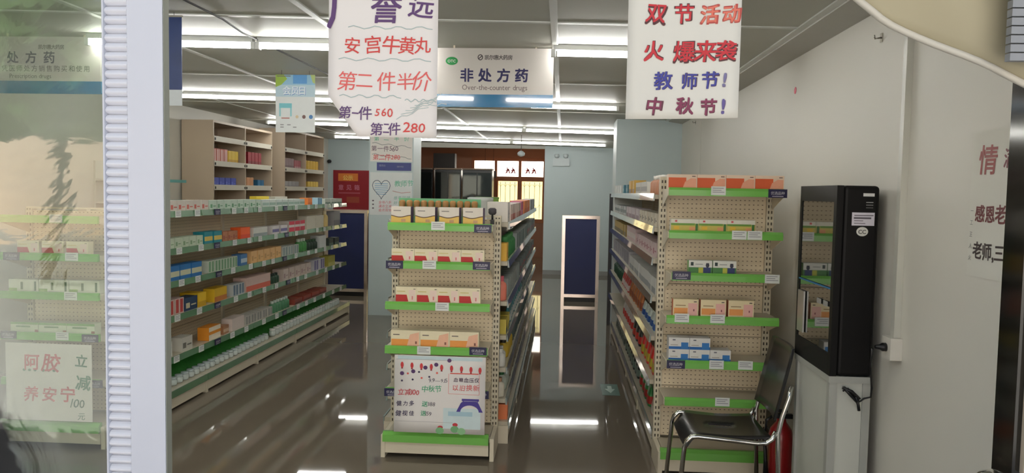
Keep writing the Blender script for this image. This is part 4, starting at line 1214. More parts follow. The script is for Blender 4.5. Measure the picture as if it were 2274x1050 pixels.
heart = [(hx + 0.0088 * 16 * math.sin(a) ** 3 * 0.86, hz + 0.0088 * (13 * math.cos(a) - 5 * math.cos(2 * a) - 2 * math.cos(3 * a) - math.cos(4 * a))) for a in [2 * math.pi * k / 24 for k in range(25)]]
mb = MB(); stroke(mb, heart, 0.008, C(84, 96, 116), y=-0.003)
for k in range(6):
    stroke(mb, [(hx - 0.09 + 0.012 * max(0, k - 3), hz + 0.06 - 0.028 * k), (hx + 0.09 - 0.012 * max(0, k - 3), hz + 0.058 - 0.028 * k)], 0.008, C(120, 170, 206), y=-0.003)
mb.build('drawn_heart', t)
cl('教师节', -2.2540, 1.7550, 0.085, (110, 190, 160), 0.006, 0.085)
cl('感恩回馈', -2.2660, 1.5740, 0.050, (140, 186, 176), 0.004, 0.058)
cl('好礼相送', -2.2660, 1.5080, 0.050, (140, 186, 176), 0.004, 0.058)
for k in range(3):
    cl(['全场八折', '满百立减', '会员双倍'][k], -2.4680, 1.5140 - 0.052 * k, 0.042, (212, 110, 124), 0.004, 0.045)
mb = MB()
for k in range(3):
    disc(mb, -2.5420, 1.5500 - 0.05 * k, 0.014, 0.010, C(96, 84, 96), n=8, y=-0.003)
stroke(mb, [(-2.2790, 1.6830), (-2.1570, 1.6590), (-2.0350, 1.6710)], 0.008, C(190, 140, 140), y=-0.003)
mb.build('pen_marks', t)

# red notice on the far wall
t = thing('red_notice_board', 'dark red notice with yellow title on the far left wall', 'notice', (0, YB - 0.001, 0))
MB().box(-4.8350, -4.0540, -0.012, 0, 1.2400, 2.0920, mat('notice_red', (150, 26, 38), rough=0.4, vary=0.08)).build('board', t)
mb = MB(); rect(mb, -4.7280, -4.3040, 1.8660, 2.0260, C(226, 120, 44), y=-0.013)
rect(mb, -4.7190, -4.3140, 1.8750, 2.0170, C(222, 130, 52), y=-0.0134); write(mb, '公示', -4.5160, 1.8940, 0.11, C(240, 206, 110), y=-0.0145, align='c', off=0.02); mb.build('title_panel', t)
mb = MB(); write(mb, '意见箱', -4.4970, 1.6860, 0.12, C(196, 120, 140), y=-0.013, align='c', pitch=0.17, off=0.01)
rect(mb, -4.7190, -4.2560, 1.6010, 1.6290, C(176, 84, 96), y=-0.013); rect(mb, -4.5450, -4.2750, 1.4110, 1.5350, C(160, 70, 48), y=-0.013); mb.build('lettering', t)
# little camera on the far wall
t = thing('wall_camera', 'tiny black camera on the far left wall above the red notice', 'camera', (-4.9020, YB - 0.0005, 2.2720))
MB().box(-0.02, 0.02, -0.03, 0, -0.02, 0.02, BLACK).build('mount', t)
MB().lathe([(0.03, 0), (0.045, 0.02), (0.045, 0.05), (0.02, 0.07)], BLACK, c=(0, -0.07, -0.035)).build('dome', t)
# emergency lamp on the far right wall
t = thing('emergency_lamp', 'white twin-head emergency lamp high on the far right wall', 'lamp', (-0.05, YB - 0.0005, 2.25))
MB().box(-0.17, 0.17, -0.06, 0, 0, 0.16, mat('pale_plastic', (206, 216, 218), rough=0.4)).build('body', t)
for s in (-0.09, 0.09):
    MB().lathe([(0.03, 0), (0.05, 0.03), (0.05, 0.07), (0.04, 0.08)], mat('pale_plastic', (206, 216, 218)), c=(s, -0.04, 0.165)).build('lamp_head', t)
    MB().box(s - 0.015, s + 0.015, -0.05, -0.03, 0.1605, 0.165, BLACK).build('pivot', t)
t = thing('pendant_fixture', 'small round pendant fixture hanging in front of the back opening', 'lamp', (-0.72, 13.0, 2.30))
MB().tube([(0, 0, 0.10), (0, 0, ceil_z(-0.72) - 2.3005)], 0.006, STAIN, n=6).build('rod', t)
MB().lathe([(0.02, 0), (0.06, 0.02), (0.065, 0.06), (0.03, 0.09), (0.01, 0.10)], mat('pale_plastic', (206, 216, 218)), n=14).build('head', t)

# ================================================================== WALL CABINETS ON THE LEFT
CABM = mat('beige_cabinet', (196, 178, 156), rough=0.5, vary=0.05, scale=2)
CABL = mat('cabinet_ledge', (212, 206, 190), rough=0.45, vary=0.03)
CABD = mat('cabinet_back', (168, 150, 130), rough=0.6, vary=0.05)
cab_y = [(9.62, 11.62, 'nearer'), (12.15, 14.20, 'farther')]
ledges = [1.02, 1.36, 1.69, 2.0, 2.32]
for y0, y1, nm in cab_y:
    top = 2.555 if nm == 'nearer' else 2.66
    t = thing('wall_cabinet', '%s beige open-shelf wall cabinet beyond the left shelf run' % nm, 'cabinet', (-4.5, y0, 0), group='beige wall cabinets')
    ln = y1 - y0
    for y in (0.0, ln / 2 - 0.012, ln - 0.024):
        MB().box(-0.42, 0, y, y + 0.024, 0, top, CABM).build('side_panel', t)
    MB().box(-0.42, -0.40, 0.025, ln - 0.025, 0.1, top, CABD).build('back_panel', t)
    for a, b in ((0.0245, ln / 2 - 0.0125), (ln / 2 + 0.0125, ln - 0.0245)):
        MB().box(-0.399, -0.002, a, b, top - 0.03, top, CABM).build('top_panel', t)
        for z in ledges:
            sh = MB().box(-0.399, -0.02, a, b, z - 0.02, z, CABM).build('shelf', t)
            MB().box(-0.019, 0.004, a, b, z - 0.035, z + 0.035, CABL).build('ledge_rail', sh)
            for yy in (a + 0.02, b - 0.02):
                MB().box(0.0045, 0.012, yy - 0.012, yy + 0.012, z - 0.02, z + 0.012, BLACK).build('rail_clip', sh)
def cabrow(y0, y1, z, item, desc, nm):
    name, cat, me, w, d = item
    n_ = int((y1 - y0) / (w + 0.004))
    for k in range(n_):
        put(me, name, (-4.56 - d / 2, y0 + (k + 0.5) * (y1 - y0) / n_, z), R(90), '%s %s from the entrance in the %s beige wall cabinet' % (ORD[k], desc, nm), cat, desc + 's in the %s wall cabinet' % nm)
cabrow(9.72, 10.18, 2.0, carton((206, 110, 96), (226, 190, 180), 0.10, 0.14, 0.20, 'stripes'), 'tall salmon carton', 'nearer')
cabrow(10.20, 10.52, 2.0, carton((230, 196, 66), (206, 160, 50), 0.10, 0.14, 0.19, 'foot'), 'tall yellow carton', 'nearer')
cabrow(10.85, 11.35, 2.0, carton((150, 26, 44), (120, 20, 36), 0.11, 0.14, 0.21, 'foot'), 'tall crimson carton', 'nearer')
cabrow(9.74, 10.45, 1.69, carton((58, 76, 172), (90, 106, 196), 0.16, 0.14, 0.13, 'dots'), 'royal blue carton', 'nearer')
cabrow(10.68, 11.05, 1.69, carton((214, 164, 118), (190, 130, 90), 0.11, 0.14, 0.15, 'stripes'), 'tan carton', 'nearer')
cabrow(11.2, 11.45, 1.69, carton((34, 106, 150), (60, 130, 170), 0.11, 0.14, 0.12, 'foot'), 'teal-blue carton', 'nearer')
cabrow(12.25, 12.75, 2.0, carton((146, 120, 122), (120, 96, 100), 0.12, 0.14, 0.19, 'foot'), 'mauve carton', 'farther')
cabrow(12.78, 13.1, 2.0, carton((170, 90, 96), (190, 150, 150), 0.10, 0.14, 0.17, 'foot'), 'rose carton', 'farther')
cabrow(13.28, 14.05, 2.0, carton((232, 200, 90), (206, 160, 60), 0.13, 0.14, 0.19, 'stripes'), 'yellow striped carton', 'farther')
cabrow(12.3, 13.0, 1.69, carton((160, 156, 156), (130, 126, 126), 0.16, 0.14, 0.12, 'foot'), 'dull grey carton', 'farther')
cabrow(13.45, 14.05, 1.69, carton((230, 196, 96), (214, 180, 80), 0.13, 0.14, 0.13, 'foot'), 'pale yellow carton', 'farther')
# small wall shelf with a glass front edge, nearer than the cabinets
t = thing('wall_shelf', 'white two-tier wall shelf with glass edge left of the beige cabinets', 'shelf', (XL + 0.0005, 8.55, 0))
WSM = mat('white_shelf', (214, 216, 208), rough=0.4)
MB().box(0, 0.02, -0.75, 0.55, 1.35, 1.95, WSM).build('back_board', t)
for z in (1.52, 1.76):
    sh = MB().box(0.0205, 0.34, -0.75, 0.55, z - 0.02, z, WSM).build('shelf', t)
    MB().box(0.3405, 0.352, -0.75, 0.55, z - 0.022, z + 0.012, mat('teal_glass_edge', (120, 190, 186), rough=0.1, coat=1.0)).build('glass_edge', sh)
for k, (y, z, c) in enumerate(((8.1, 1.76, (214, 212, 186)), (8.3, 1.52, (206, 210, 190)))):
    me = prod_mesh(('ws', k), 0.22, 0.12, 0.09, C(*c), [(rc(0.1, 0.3, 0.9, 0.5), C(170, 176, 150))])
    put(me, 'medicine_box', (XL + 0.24, y, z), R(90), ['cream carton on the upper tier of the white wall shelf', 'cream carton on the lower tier of the white wall shelf'][k], 'medicine box', None)

# ================================================================== COUNTERS WITH BLUE PANELS
BLUEP = mat('navy_panel', (26, 38, 92), rough=0.4, vary=0.08, scale=2)
BSTEEL = mat('polished_steel', (222, 206, 196), rough=0.16, metal=1.0, vary=0.05)
def counter(label, x0, x1, y0, depth, h):
    t = thing('service_counter', label, 'counter', ((x0 + x1) / 2, y0, 0), group='blue service counters')
    w = (x1 - x0) / 2
    for sx_ in (-1, 1):
        for yy in (0.0, depth - 0.05):
            MB().box(sx_ * w - (0.05 if sx_ > 0 else 0), sx_ * w + (0 if sx_ > 0 else 0.05), yy, yy + 0.05, 0, h, BSTEEL).build('post', t)
    MB().box(-w, w, 0, depth, h + 0.0005, h + 0.05, BSTEEL).build('top', t)
    MB().box(-w + 0.0505, w - 0.0505, 0.0, 0.05, 0.07, 0.12, BSTEEL).build('bottom_rail', t)
    MB().box(-w + 0.0505, w - 0.0505, 0.012, 0.03, 0.1205, h, BLUEP).build('panel', t)
    for sx_ in (-1, 1):
        MB().box(*sorted((sx_ * (w - 0.012), sx_ * (w - 0.03))), 0.0505, depth - 0.0505, 0.1, h, BLUEP).build('side_panel', t)
    MB().box(-w + 0.0505, w - 0.0505, 0.03, 0.045, 0, 0.069, BLACK).build('kick_board', t)
    return t
counter('blue panelled steel counter end standing at the end of the right aisle', 0.0, 0.585, 11.95, 0.5, 1.30)
counter('blue panelled steel counter end beside the left shelf run', -3.75, -3.07, 11.9, 0.5, 1.32)

# ================================================================== BLACK DISPLAY CABINET AND ITS STAND
FX0, FX1, FY0, FY1, FZ0, FZ1 = 1.235, 1.425, 3.55, 4.08, 0.885, 1.757
t = thing('display_cabinet', 'black upright display cabinet with glass door on a grey metal stand', 'cabinet', (FX1, FY0, FZ0))
BLK = mat('matte_black_shell', (9, 8, 9), rough=0.5, vary=0.08, spec=0.25)
w, d, h = FX1 - FX0, FY1 - FY0, FZ1 - FZ0
bevel(MB().box(-w + 0.03, 0, 0, d, 0, h, BLK).build('body', t), 0.018, 3)
df = MB()
df.box(-w, -w + 0.0295, 0, 0.035, 0, h, BLK).box(-w, -w + 0.0295, d - 0.03, d, 0, h, BLK).box(-w, -w + 0.0295, 0.0355, d - 0.0305, 0, 0.10, BLK).box(-w, -w + 0.0295, 0.0355, d - 0.0305, h - 0.075, h, BLK)
dr = df.build('door', t)
DG = mat('smoked_glass', (30, 36, 34), rough=0.03, vary=0.05, spec=1.0, coat=1.0)
MB().box(-w + 0.004, -w + 0.012, 0.036, d - 0.031, 0.1005, h - 0.0755, DG).build('pane', dr)
MB().box(-w - 0.008, -w - 0.0005, d - 0.14, d - 0.045, 0.13, 0.34, mat('silver_handle_plate', (170, 170, 166), rough=0.3, metal=0.6)).build('handle_plate', dr)
for k in range(2):
    MB().box(-w - 0.002, -w - 0.0003, 0.06 + 0.09 * k, 0.12 + 0.09 * k, 0.31, 0.335, C(150, 150, 146)).build('glass_label', dr)
MB().box(-w - 0.002, -w - 0.0003, 0.036, d - 0.031, 0.395, 0.402, C(30, 110, 160)).build('blue_line', dr)
def fr_(name, x0, x1, z0, z1, m, y=-0.0015):
    return MB().box(x0 - FX1, x1 - FX1, y, -0.0002, z0 - FZ0, z1 - FZ0, m).build(name, t)
fr_('logo_plate', 1.3500, 1.3990, 1.7090, 1.7230, C(220, 220, 220))
lb = fr_('rating_label', 1.3040, 1.4030, 1.5770, 1.6360, C(214, 210, 222))
mb = MB()
for k, (a, b, th) in enumerate(((0.1, 0.95, 0.002), (0.08, 0.85, 0.004), (0.1, 0.5, 0.0015), (0.1, 0.6, 0.0015))):
    xa_, xb_ = 1.3040 - FX1, 1.4030 - FX1
    zz = 1.6230 - FZ0 - 0.012 * k
    mb.box(xa_ + (xb_ - xa_) * a, xa_ + (xb_ - xa_) * b, -0.0024, -0.0015, zz - th, zz + th, C(96, 90, 100))
mb.build('print', lb)
mb = MB(); disc(mb, 1.3520 - FX1, 1.5500 - FZ0, 0.026, 0.021, C(216, 216, 210), y=-0.0008, n=20); write(mb, 'CC', 1.3520 - FX1, 1.5400 - FZ0, 0.026, C(60, 60, 60), y=-0.0016, align='c', off=0.01); mb.build('round_mark', t)
mb = MB()
for k in range(3):
    mb.box(1.3640 - FX1, 1.3950 - FX1, -0.0015, -0.0002, 1.6800 - FZ0 - 0.012 * k, 1.6800 - FZ0 - 0.012 * k + 0.004, C(150 - 30 * k, 150 - 30 * k, 150 - 30 * k))
mb.build('print', t)

t = thing('metal_stand', 'grey metal stand carrying the black display cabinet', 'stand', (FX1, FY0 + 0.01, 0))
STM = mat('grey_enamel', (172, 174, 168), rough=0.4, vary=0.04)
STL = mat('pale_enamel', (202, 204, 196), rough=0.4, vary=0.04)
w, d, h = 0.185, 0.51, 0.884
for sx_ in (0, 1):
    for yy in (0, d - 0.035):
        MB().box(-w + sx_ * (w - 0.035), -w + sx_ * (w - 0.035) + 0.035, yy, yy + 0.035, 0, h - 0.0305, STM).build('post', t)
MB().box(-w - 0.005, 0.0, -0.005, d + 0.005, h - 0.03, h, STM).build('top', t)
MB().box(-w + 0.0355, -0.0355, 0.006, 0.02, 0.03, h - 0.0305, STL).build('front_panel', t)
MB().box(-w + 0.012, -w + 0.022, 0.0355, d - 0.0355, 0.03, h - 0.0305, STL).build('side_panel', t)
# cable bundle hanging below the cabinet
t = thing('cable_bundle', 'black coiled power cable hanging below the black display cabinet', 'cable', (0, 0, 0))
mb = MB(); mb.tube([(1.295, 3.543, 0.82), (1.315, 3.535, 0.835), (1.345, 3.535, 0.80), (1.37, 3.538, 0.775), (1.39, 3.54, 0.79), (1.415, 3.53, 0.80), (1.405, 3.50, 0.85), (1.376, 3.45, 0.97), (1.366, 3.415, 1.045)], 0.0045, BLACK, n=6); mb.build('cord', t)
mb = MB(); mb.tube([(1.29, 3.535, 0.838), (1.33, 3.527, 0.823), (1.365, 3.53, 0.79), (1.355, 3.53, 0.776), (1.32, 3.53, 0.812), (1.295, 3.535, 0.84)], 0.008, BLACK, n=6)
mb.tube([(1.35, 3.53, 0.80), (1.362, 3.53, 0.76), (1.366, 3.53, 0.735)], 0.007, BLACK, n=6); mb.build('coil', t)
# wall socket with conduit and plug
t = thing('wall_socket', 'white surface socket box at the foot of the wall conduit', 'socket', (XR - 0.0005, 3.40, 1.005))
MB().box(-0.05, 0, -0.04, 0.05, 0, 0.095, mat('socket_white', (226, 222, 212), rough=0.4)).build('box', t)
MB().box(-0.028, 0, -0.015, 0.02, 0.0955, 1.60, mat('conduit_white', (206, 206, 196), rough=0.35)).build('conduit', t)
pg = MB().lathe([(0.008, 0), (0.012, 0.02), (0.019, 0.03), (0.019, 0.045)], BLACK, n=10).build('plug', t)
pg.rotation_euler = (0, R(90), 0); pg.location = (-0.0958, 0.005, 0.05)

# paper, sticker and hooks on the right wall
t = thing('handwritten_poster', 'tall handwritten sheet in red and green marker on the right wall', 'poster', (XR - 0.001, 2.87, 0))
MB().box(-0.0015, 0, -0.36, 0, 1.43, 1.945, mat('poster_paper_grey', (226, 224, 214))).build('sheet', t)
def wl_(text, y, z, size, c, off=0.014, sx=1.0):
    mb = MB(); write(mb, text, 0, 0, size, C(*c), off=off, hand=0.5, y=-0.0008, sx=sx); o = mb.build('lettering', t); o.location = (-0.0016, y, z); o.rotation_euler = (0, 0, R(-90))
wl_('情', -0.045, 1.80, 0.115, (150, 62, 58), 0.012, 1.1)
wl_('满', -0.20, 1.815, 0.075, (120, 50, 60), 0.012)
wl_('感恩老师', -0.04, 1.63, 0.066, (112, 44, 46), 0.016)
wl_('老师,三', -0.035, 1.50, 0.066, (64, 50, 48), 0.016)
for k in range(5):
    wl_('一工王人火'[k], -0.008, 1.655 - 0.042 * k, 0.022, (110, 112, 110), 0.0)
t = tag(MB().lathe([(0.022, 0), (0.022, 0.002)], C(222, 60, 92), n=14).build('round_sticker'), 'small round pink sticker on the right wall', 'sticker')
t.rotation_euler = (0, R(-90), 0); t.location = (XR - 0.0003, 5.0540, 2.3810)
for k, (yy, zz, lb_) in enumerate((((3.7280, 2.4500), 0, 'tiny grey hook high on the right wall near the door'), ((8.7660, 2.5150), 0, 'tiny grey hook on the right wall beside the holiday sheet'))):
    t = thing('wall_hook', lb_, 'hook', (XR - 0.0003, yy[0], yy[1]) if isinstance(yy, tuple) else (XR - 0.0003, yy, zz))
    MB().box(-0.004, 0, -0.012, 0.012, -0.02, 0.02, STAIN).build('plate', t)
    MB().tube([(-0.0045, 0, 0.0), (-0.03, 0, -0.005), (-0.035, 0, 0.012)], 0.004, STAIN, n=6).build('peg', t)

# ================================================================== CHAIR
t = thing('black_chair', 'black plastic chair with chrome frame in front of the right end unit', 'chair', (0.90, 4.225, 0))
SEATM = mat('black_seat_shell', (26, 26, 28), rough=0.32, vary=0.15, scale=5, coat=0.2)
def seat_pt(u, v):
    x = -0.225 + u * 0.44
    y = -0.215 + v * 0.43
    z = 0.452 - 0.014 * math.sin(math.pi * u) + 0.010 * abs(2 * v - 1) ** 2 - 0.085 * (max(0, 0.16 - u) / 0.16) ** 1.6 - 0.012 * u
    return x, y, z
mb = MB(); nu, nv = 14, 10
bs = {}
for j in range(nv + 1):
    for i in range(nu + 1):
        for k in (0, 1):
            x, y, z = seat_pt(i / nu, j / nv)
            bs[i, j, k] = len(mb.v); mb.v.append((x, y, z - 0.012 * k))
hole = {(i, j) for i in (5, 6, 7, 8) for j in (5,)}
for i in range(nu):
    for j in range(nv):
        if (i, j) in hole:
            continue
        mb.f.append((bs[i, j, 0], bs[i + 1, j, 0], bs[i + 1, j + 1, 0], bs[i, j + 1, 0])); mb.f.append((bs[i, j + 1, 1], bs[i + 1, j + 1, 1], bs[i + 1, j, 1], bs[i, j, 1]))
        mb.m += [mb.mi(SEATM)] * 2; mb.sm += [True, True]
        for (di, dj, e0, e1) in ((-1, 0, (i, j + 1), (i, j)), (1, 0, (i + 1, j), (i + 1, j + 1)), (0, -1, (i, j), (i + 1, j)), (0, 1, (i + 1, j + 1), (i, j + 1))):
            ni, nj = i + di, j + dj
            if (ni, nj) in hole or not (0 <= ni < nu and 0 <= nj < nv):
                mb.f.append((bs[(*e0, 0)], bs[(*e0, 1)], bs[(*e1, 1)], bs[(*e1, 0)])); mb.m.append(mb.mi(SEATM)); mb.sm.append(False)
mb.build('seat', t)
def back_pt(u, v):
    y = -0.205 + u * 0.41
    z = 0.535 + v * 0.375
    x = 0.245 + 0.085 * v + 0.020 * (abs(2 * u - 1) ** 2) * -1 + 0.0
    inset = 0.035 * max(0, (v - 0.8) / 0.2) ** 2
    y = y * (1 - inset * 2.2)
    return x, y, z
mb = MB()
b0 = len(mb.v)
for k in (0, 1):
    for j in range(9):
        for i in range(9):
            x, y, z = back_pt(i / 8, j / 8); mb.v.append((x + 0.012 * k, y, z))
for j in range(8):
    for i in range(8):
        a = j * 9 + i
        mb.f.append((a, a + 9, a + 10, a + 1)); mb.f.append((81 + a, 81 + a + 1, 81 + a + 10, 81 + a + 9)); mb.m += [mb.mi(SEATM)] * 2; mb.sm += [True, True]
rim = [i for i in range(9)] + [j * 9 + 8 for j in range(1, 9)] + [72 + i for i in reversed(range(8))] + [j * 9 for j in reversed(range(1, 8))]
for k in range(len(rim)):
    a, c = rim[k], rim[(k + 1) % len(rim)]
    mb.f.append((a, c, 81 + c, 81 + a)); mb.m.append(mb.mi(SEATM)); mb.sm.append(False)
mb.build('backrest', t)
for s in (-1, 1):
    y = s * 0.226
    MB().tube([(-0.265, y, 0.0), (-0.235, y, 0.38), (-0.225, y, 0.415), (-0.20, y, 0.437), (-0.165, y, 0.440), (0.14, y, 0.415), (0.185, y, 0.418), (0.215, y, 0.44), (0.232, y, 0.48)], 0.0125, CHROME, n=10).build('front_leg_rail', t)
    MB().tube([(0.262, y, 0.0), (0.245, y, 0.40), (0.243, y, 0.47), (0.262, y, 0.56), (0.292, y, 0.66), (0.305, s * 0.217, 0.72)], 0.0125, CHROME, n=10).build('rear_leg', t)
MB().tube([(0.196, -0.216, 0.425), (0.196, 0.216, 0.425)], 0.008, CHROME, n=8).build('cross_bar', t)
MB().tube([(-0.145, -0.216, 0.428), (-0.145, 0.216, 0.428)], 0.008, CHROME, n=8).build('cross_bar', t)
# red extinguisher behind the chair
t = thing('fire_extinguisher', 'dark red cylinder with black hose on the floor behind the chair', 'fire extinguisher', (1.262, 4.36, 0))
REDM = mat('extinguisher_red', (150, 26, 28), rough=0.3, vary=0.06, coat=0.4)
MB().lathe([(0.066, 0), (0.07, 0.02), (0.07, 0.34), (0.058, 0.39), (0.028, 0.43), (0.024, 0.45)], REDM, n=20).build('cylinder', t)
MB().box(-0.05, 0.06, -0.012, 0.012, 0.4505, 0.475, BLACK).box(-0.06, 0.03, -0.01, 0.01, 0.485, 0.50, BLACK).box(-0.01, 0.02, -0.012, 0.012, 0.475, 0.485, BLACK).build('valve_lever', t)
MB().tube([(-0.05, -0.005, 0.462), (-0.085, -0.01, 0.44), (-0.094, -0.02, 0.36), (-0.088, -0.03, 0.22), (-0.084, -0.03, 0.14)], [0.009, 0.009, 0.009, 0.011, 0.016], BLACK, n=8).build('hose', t)

# green arrow sticker on the floor
t = thing('floor_sticker', 'green floor sticker with white arrow in the right aisle', 'sticker', (0.445, 6.61, 0.0004))
MB().box(-0.075, 0.075, -0.19, 0.19, 0, 0.0012, mat('sticker_green', (36, 104, 84), rough=0.3)).build('pad', t)
mb = MB(); mb.poly([(-0.045, 0.02, 0.0018), (0.0, -0.12, 0.0018), (0.045, 0.02, 0.0018)], C(190, 214, 204)); mb.poly([(-0.018, 0.02, 0.0018), (0.018, 0.02, 0.0018), (0.018, 0.12, 0.0018), (-0.018, 0.12, 0.0018)], C(190, 214, 204)); mb.build('arrow', t)

# ================================================================== SHOP FRONT
post = struct('trim_2', MB().box(-1.172, -1.074, 2.0, 2.03, 0, 2.42, FRM), 'white door post with a ribbed edge strip')
MB().box(-1.0735, -1.0715, 2.003, 2.03, 0, 2.42, mat('grey_seal', (150, 152, 140), rough=0.6)).build('seal_strip', post)
MB().box(-1.242, -1.1725, 2.02, 2.075, 0, 2.42, FRM).build('rib_backing', post)
rib = MB()
prof = [(0.0, 0.0003), (-0.006, 0.002), (-0.013, 0.006), (-0.0160, 0.0095), (-0.0155, 0.013), (-0.012, 0.0185), (-0.006, 0.0225), (0.0, 0.0238)]
rib.prism(prof, 'x', -0.031, 0.031, mat('white_ribbed_plastic', (236, 238, 246), rough=0.3, vary=0.02))
ribme = rib.mesh('rib')
for k in range(99):
    link('rib', ribme, post, (-1.206, 2.0196, 0.01 + k * 0.0241))
MB().box(-1.242, -1.2375, 2.0, 2.0195, 0, 2.42, FRM).build('rib_edge', post)
# glass pane left of the post, filmed and dusty
GL = bpy.data.materials.new('door_glass'); GL.use_nodes = True
n, L = GL.node_tree.nodes, GL.node_tree.links
n.remove(n['Principled BSDF'])
out = n['Material Output']
tr = n.new('ShaderNodeBsdfTransparent'); tr.inputs[0].default_value = (0.93, 0.97, 0.93, 1)
gs = n.new('ShaderNodeBsdfGlossy'); gs.inputs['Roughness'].default_value = 0.02
df_ = n.new('ShaderNodeBsdfDiffuse'); df_.inputs[0].default_value = (0.8, 0.8, 0.76, 1)
fr = n.new('ShaderNodeFresnel'); fr.inputs[0].default_value = 1.55
tcn = n.new('ShaderNodeTexCoord')
nz = n.new('ShaderNodeTexNoise'); nz.inputs['Scale'].default_value = 3.0; nz.inputs['Detail'].default_value = 4; nz.inputs['Distortion'].default_value = 1.2
L.new(tcn.outputs['Object'], nz.inputs['Vector'])
bp = n.new('ShaderNodeBump'); bp.inputs['Strength'].default_value = 0.06; bp.inputs['Distance'].default_value = 0.02
L.new(nz.outputs['Fac'], bp.inputs['Height']); L.new(bp.outputs[0], gs.inputs['Normal'])
mp = n.new('ShaderNodeMapRange'); mp.inputs[1].default_value = 0.45; mp.inputs[2].default_value = 0.75; mp.inputs[3].default_value = 0.03; mp.inputs[4].default_value = 0.12
L.new(nz.outputs['Fac'], mp.inputs[0])
m1 = n.new('ShaderNodeMixShader'); m2 = n.new('ShaderNodeMixShader')
L.new(mp.outputs[0], m1.inputs[0]); L.new(tr.outputs[0], m1.inputs[1]); L.new(df_.outputs[0], m1.inputs[2])
fm2 = math_node(n, L, 'MULTIPLY', fr.outputs[0], 1.3)
L.new(fm2, m2.inputs[0]); L.new(m1.outputs[0], m2.inputs[1]); L.new(gs.outputs[0], m2.inputs[2])
L.new(m2.outputs[0], out.inputs[0])
pane = struct('window_2', MB().box(-4.95, -1.2425, 2.040, 2.046, 0.06, 2.42, GL), 'large glass pane of the shop front, reflecting the street')
MB().box(-4.95, -1.2425, 2.02, 2.066, 0, 0.0595, FRM).build('bottom_rail', pane)
# right jamb
JM = mat('dark_polished_steel', (74, 74, 72), rough=0.10, metal=0.9, vary=0.08, scale=3)
jb = struct('trim_3', MB().box(1.276, 1.352, 2.20, 2.3, 0, 2.42, JM), 'dark polished door jamb at the right of the doorway')
MB().box(1.308, 1.60, 2.188, 2.194, 1.0, 1.42, mat('rosy_reflection_glass', (196, 160, 146), rough=0.1, vary=0.1, coat=1.0)).build('side_pane', jb)  # the pane's pink reflection is painted into its base colour
MB().box(1.296, 1.3075, 2.18, 2.1995, 0.94, 1.42, mat('cream_edge', (206, 190, 170))).build('pane_edge', jb)
MB().box(1.308, 1.60, 2.18, 2.1995, 0.94, 0.9995, mat('cream_edge', (206, 190, 170))).build('pane_rail', jb)
# draped cream door curtain at the upper right
t = thing('door_curtain', 'cream fabric curtain drawn aside at the upper right of the doorway', 'curtain', (0, 2.17, 0))
CURT = mat('cream_fabric', (184, 176, 148), rough=0.8, vary=0.06, scale=3)
ctrl = [(0.74, 2.285), (0.80, 2.230), (0.86, 2.188), (0.94, 2.155), (1.03, 2.115), (1.11, 2.080), (1.19, 2.045), (1.27, 2.012), (1.36, 1.985), (1.45, 1.97)]
def edge(u):
    f = u * (len(ctrl) - 1); i = min(int(f), len(ctrl) - 2); f -= i
    return ctrl[i][0] * (1 - f) + ctrl[i + 1][0] * f, ctrl[i][1] * (1 - f) + ctrl[i + 1][1] * f
def curt(u, v):
    x, z = edge(u)
    zt_ = 2.419
    return (x + 0.02 * v * math.sin(u * 9), -0.03 * math.sin(math.pi * (1 - v)) - 0.012 * math.sin(u * 14 + v * 3), z + (zt_ - z) * v)
MB().grid(curt, 24, 10, CURT, thick=0.003).build('cloth', t)
MB().tube([(edge(k / 20)[0], 0.001 - 0.012 * math.sin(k / 20 * 14), edge(k / 20)[1] - 0.008) for k in range(21)], 0.010, mat('white_hem', (216, 212, 200), rough=0.6), n=8).build('hem', t)
t = thing('folded_blind', 'grey ribbed folded blind behind the cream curtain edge', 'blind', (1.212, 2.08, 2.06))
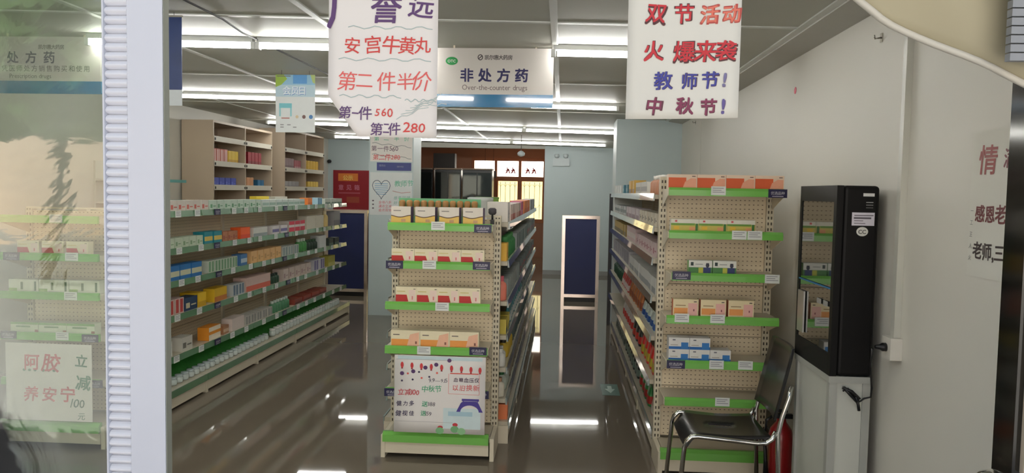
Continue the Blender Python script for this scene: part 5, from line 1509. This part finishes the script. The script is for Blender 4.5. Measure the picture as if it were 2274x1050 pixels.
for k in range(15):
    MB().box(-0.075, 0.10, -0.012, 0.012, k * 0.0225, k * 0.0225 + 0.019, mat('grey_slat', (150, 154, 160), rough=0.4)).build('slat', t)
MB().box(-0.08, 0.105, -0.016, 0.016, 0.338, 0.3595, STAIN).build('rail', t)
# chrome dome-topped post in front of the jamb
t = thing('chrome_post', 'chrome dome-topped post in front of the right door jamb', 'post', (1.195, 2.14, 0))
MB().lathe([(0.12, 0), (0.12, 0.015), (0.05, 0.03), (0.028, 0.05), (0.028, 0.89), (0.05, 0.898), (0.054, 0.915), (0.05, 0.935), (0.036, 0.952), (0.016, 0.962), (0.004, 0.965)], CHROME, n=20).build('column', t)

# ================================================================== STREET BEHIND THE CAMERA (reflected in the glass; the tall facade is added for bounce light)
struct('wall_opposite', MB().box(-26, 16, -20.4, -20.0, -0.02, 3.2, mat('opposite_wall', (222, 196, 174), rough=0.8, vary=0.12, scale=0.6)), 'pale sunlit wall across the street')
struct('wall_bounce_added', MB().box(-7, 14, -13.4, -13.0, -0.02, 6.5, mat('bounce_facade', (226, 222, 216), rough=0.85, vary=0.08, scale=0.5)), 'unseen pale facade added across the street to bounce light indoors')  # out-of-view wall added to throw sunlight into the shop
t = thing('street_tree', 'street tree across the pavement, reflected in the glass pane', 'tree', (-8.6, -8.2, -0.02))
MB().tube([(0, 0, 0), (0.12, 0, 1.0), (0.3, 0.05, 2.0), (0.42, 0.05, 3.0)], [0.16, 0.12, 0.10, 0.07], mat('bark', (112, 96, 78), rough=0.9, vary=0.2, scale=12), n=10).build('trunk', t)
bm = bmesh.new(); bmesh.ops.create_icosphere(bm, subdivisions=4, radius=1.0)
rq = random.Random(5)
from mathutils import noise as mnoise
for v in bm.verts:
    f = 1 + 0.35 * mnoise.noise(v.co * 3.1) + 0.18 * mnoise.noise(v.co * 9.0)
    v.co = Vector((v.co.x * 2.0 * f + 0.4, v.co.y * 1.8 * f, v.co.z * 1.1 * f + 3.6))
me = bpy.data.meshes.new('crown'); bm.to_mesh(me); bm.free(); me.materials.append(mat('leaf_green', (78, 108, 58), rough=0.8, vary=0.4, scale=6)); link('crown', me, t)
